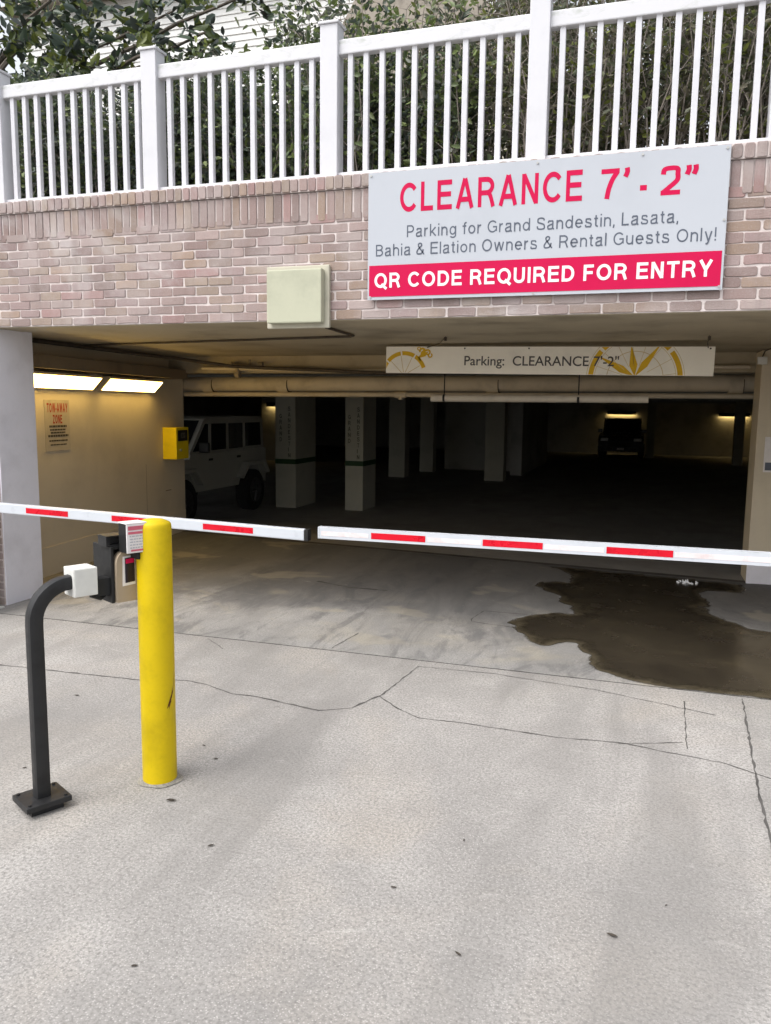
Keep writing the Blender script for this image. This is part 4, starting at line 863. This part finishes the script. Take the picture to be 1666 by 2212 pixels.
leafy((.9, 4.2, 3.3), 3.6, 1.4, 4200, G_L, .09, 23, 'light green tree behind the sparse shrubs at right')
leafy((-1.4, 8.5, 3.3), 5.0, 1.2, 2800, G_L, .12, 24, 'grey-green tree in front of the white house, behind the third railing post')
# white house beyond
hz = thing('house', (-11.5, 18, 3.3), 'white clapboard house with a grey-tan hip roof beyond the trees', 'house')
mb = MB(); z = 0
while z < 11.4: mb.add([(-9, 0, z), (7.0, 0, z), (7.0, .03, z+.20), (-9, .03, z+.20)], [(0, 1, 2, 3)]); mb.add([(-9, 0, z), (7, 0, z), (7, .03, z), (-9, .03, z)], [(0, 1, 2, 3)]); z += .2
mb.box((-8.99, .031, 0), (6.99, 8, 11.4)); mb.build('wall', M_['siding'], hz)
mb = MB(); mb.add([(-9.6, -.6, 11.38), (7.6, -.6, 11.38), (7.6, 8.6, 11.38), (-9.6, 8.6, 11.38), (-5, 4, 14.4), (3, 4, 14.4)], [(0, 1, 5, 4), (1, 2, 5), (2, 3, 4, 5), (3, 0, 4), (0, 3, 2, 1)]); mb.build('roof', M_['roof'], hz)
for x in (-6.5, -2.6, 1.2, 4.8):
    for z in (.9, 3.9, 6.9):
        mb = MB(); mb.box((x-.6, -.05, z), (x+.6, -.002, z+1.7)); wi = mb.build('window', M_['siding'], hz); mb = MB(); mb.box((x-.5, -.06, z+.1), (x+.5, -.051, z+1.6)); mb.build('pane', M_['glass'], wi)
h2 = thing('gabled_house', (-5.6, 14, 3.3), 'tan gabled house with a steep shingle roof beyond the hedge', 'house')
mb = MB(); mb.prism([(-2.4, 0), (2.4, 0), (2.4, 5.9), (0, 5.9), (-2.4, 5.9)], 0, 3.5); mb.build('wall', worn('cream_wall', (.62, .58, .48), .8, .1, 1, 0), h2)
mb = MB(); mb.prism([(-2.8, 5.91), (2.8, 5.91), (0, 10.4)], -.4, 3.9); mb.build('roof', M_['roof'], h2)
mb = MB(); mb.box((-.7, -.06, 3.2), (.7, -.002, 4.9)); wi = mb.build('window', M_['siding'], h2); mb = MB(); mb.box((-.6, -.07, 3.3), (.6, -.061, 4.8)); mb.build('pane', M_['glass'], wi)

# water dripping from the pipes: a little splash where it lands
sp = MB(); n = NT('splash_water', (.85, .87, .9), .15); M_['splash'] = n.m
for i in range(26):
    a = RND.uniform(0, 6.28); d = RND.random()**.7*.085; h = RND.uniform(.002, .05)*(1-d/.1); q = RND.uniform(.004, .011); sp.tube([(d*math.cos(a)*1.4, d*math.sin(a), .0065), (d*math.cos(a)*1.5, d*math.sin(a)*1.1, .008+h)], [q*1.6, q*.6], 6)
tag(sp.build('water_splash', M_['splash'], None, True, (.52, 3.2, 0)), 'small white splash where water drips onto the wet floor', 'splash')
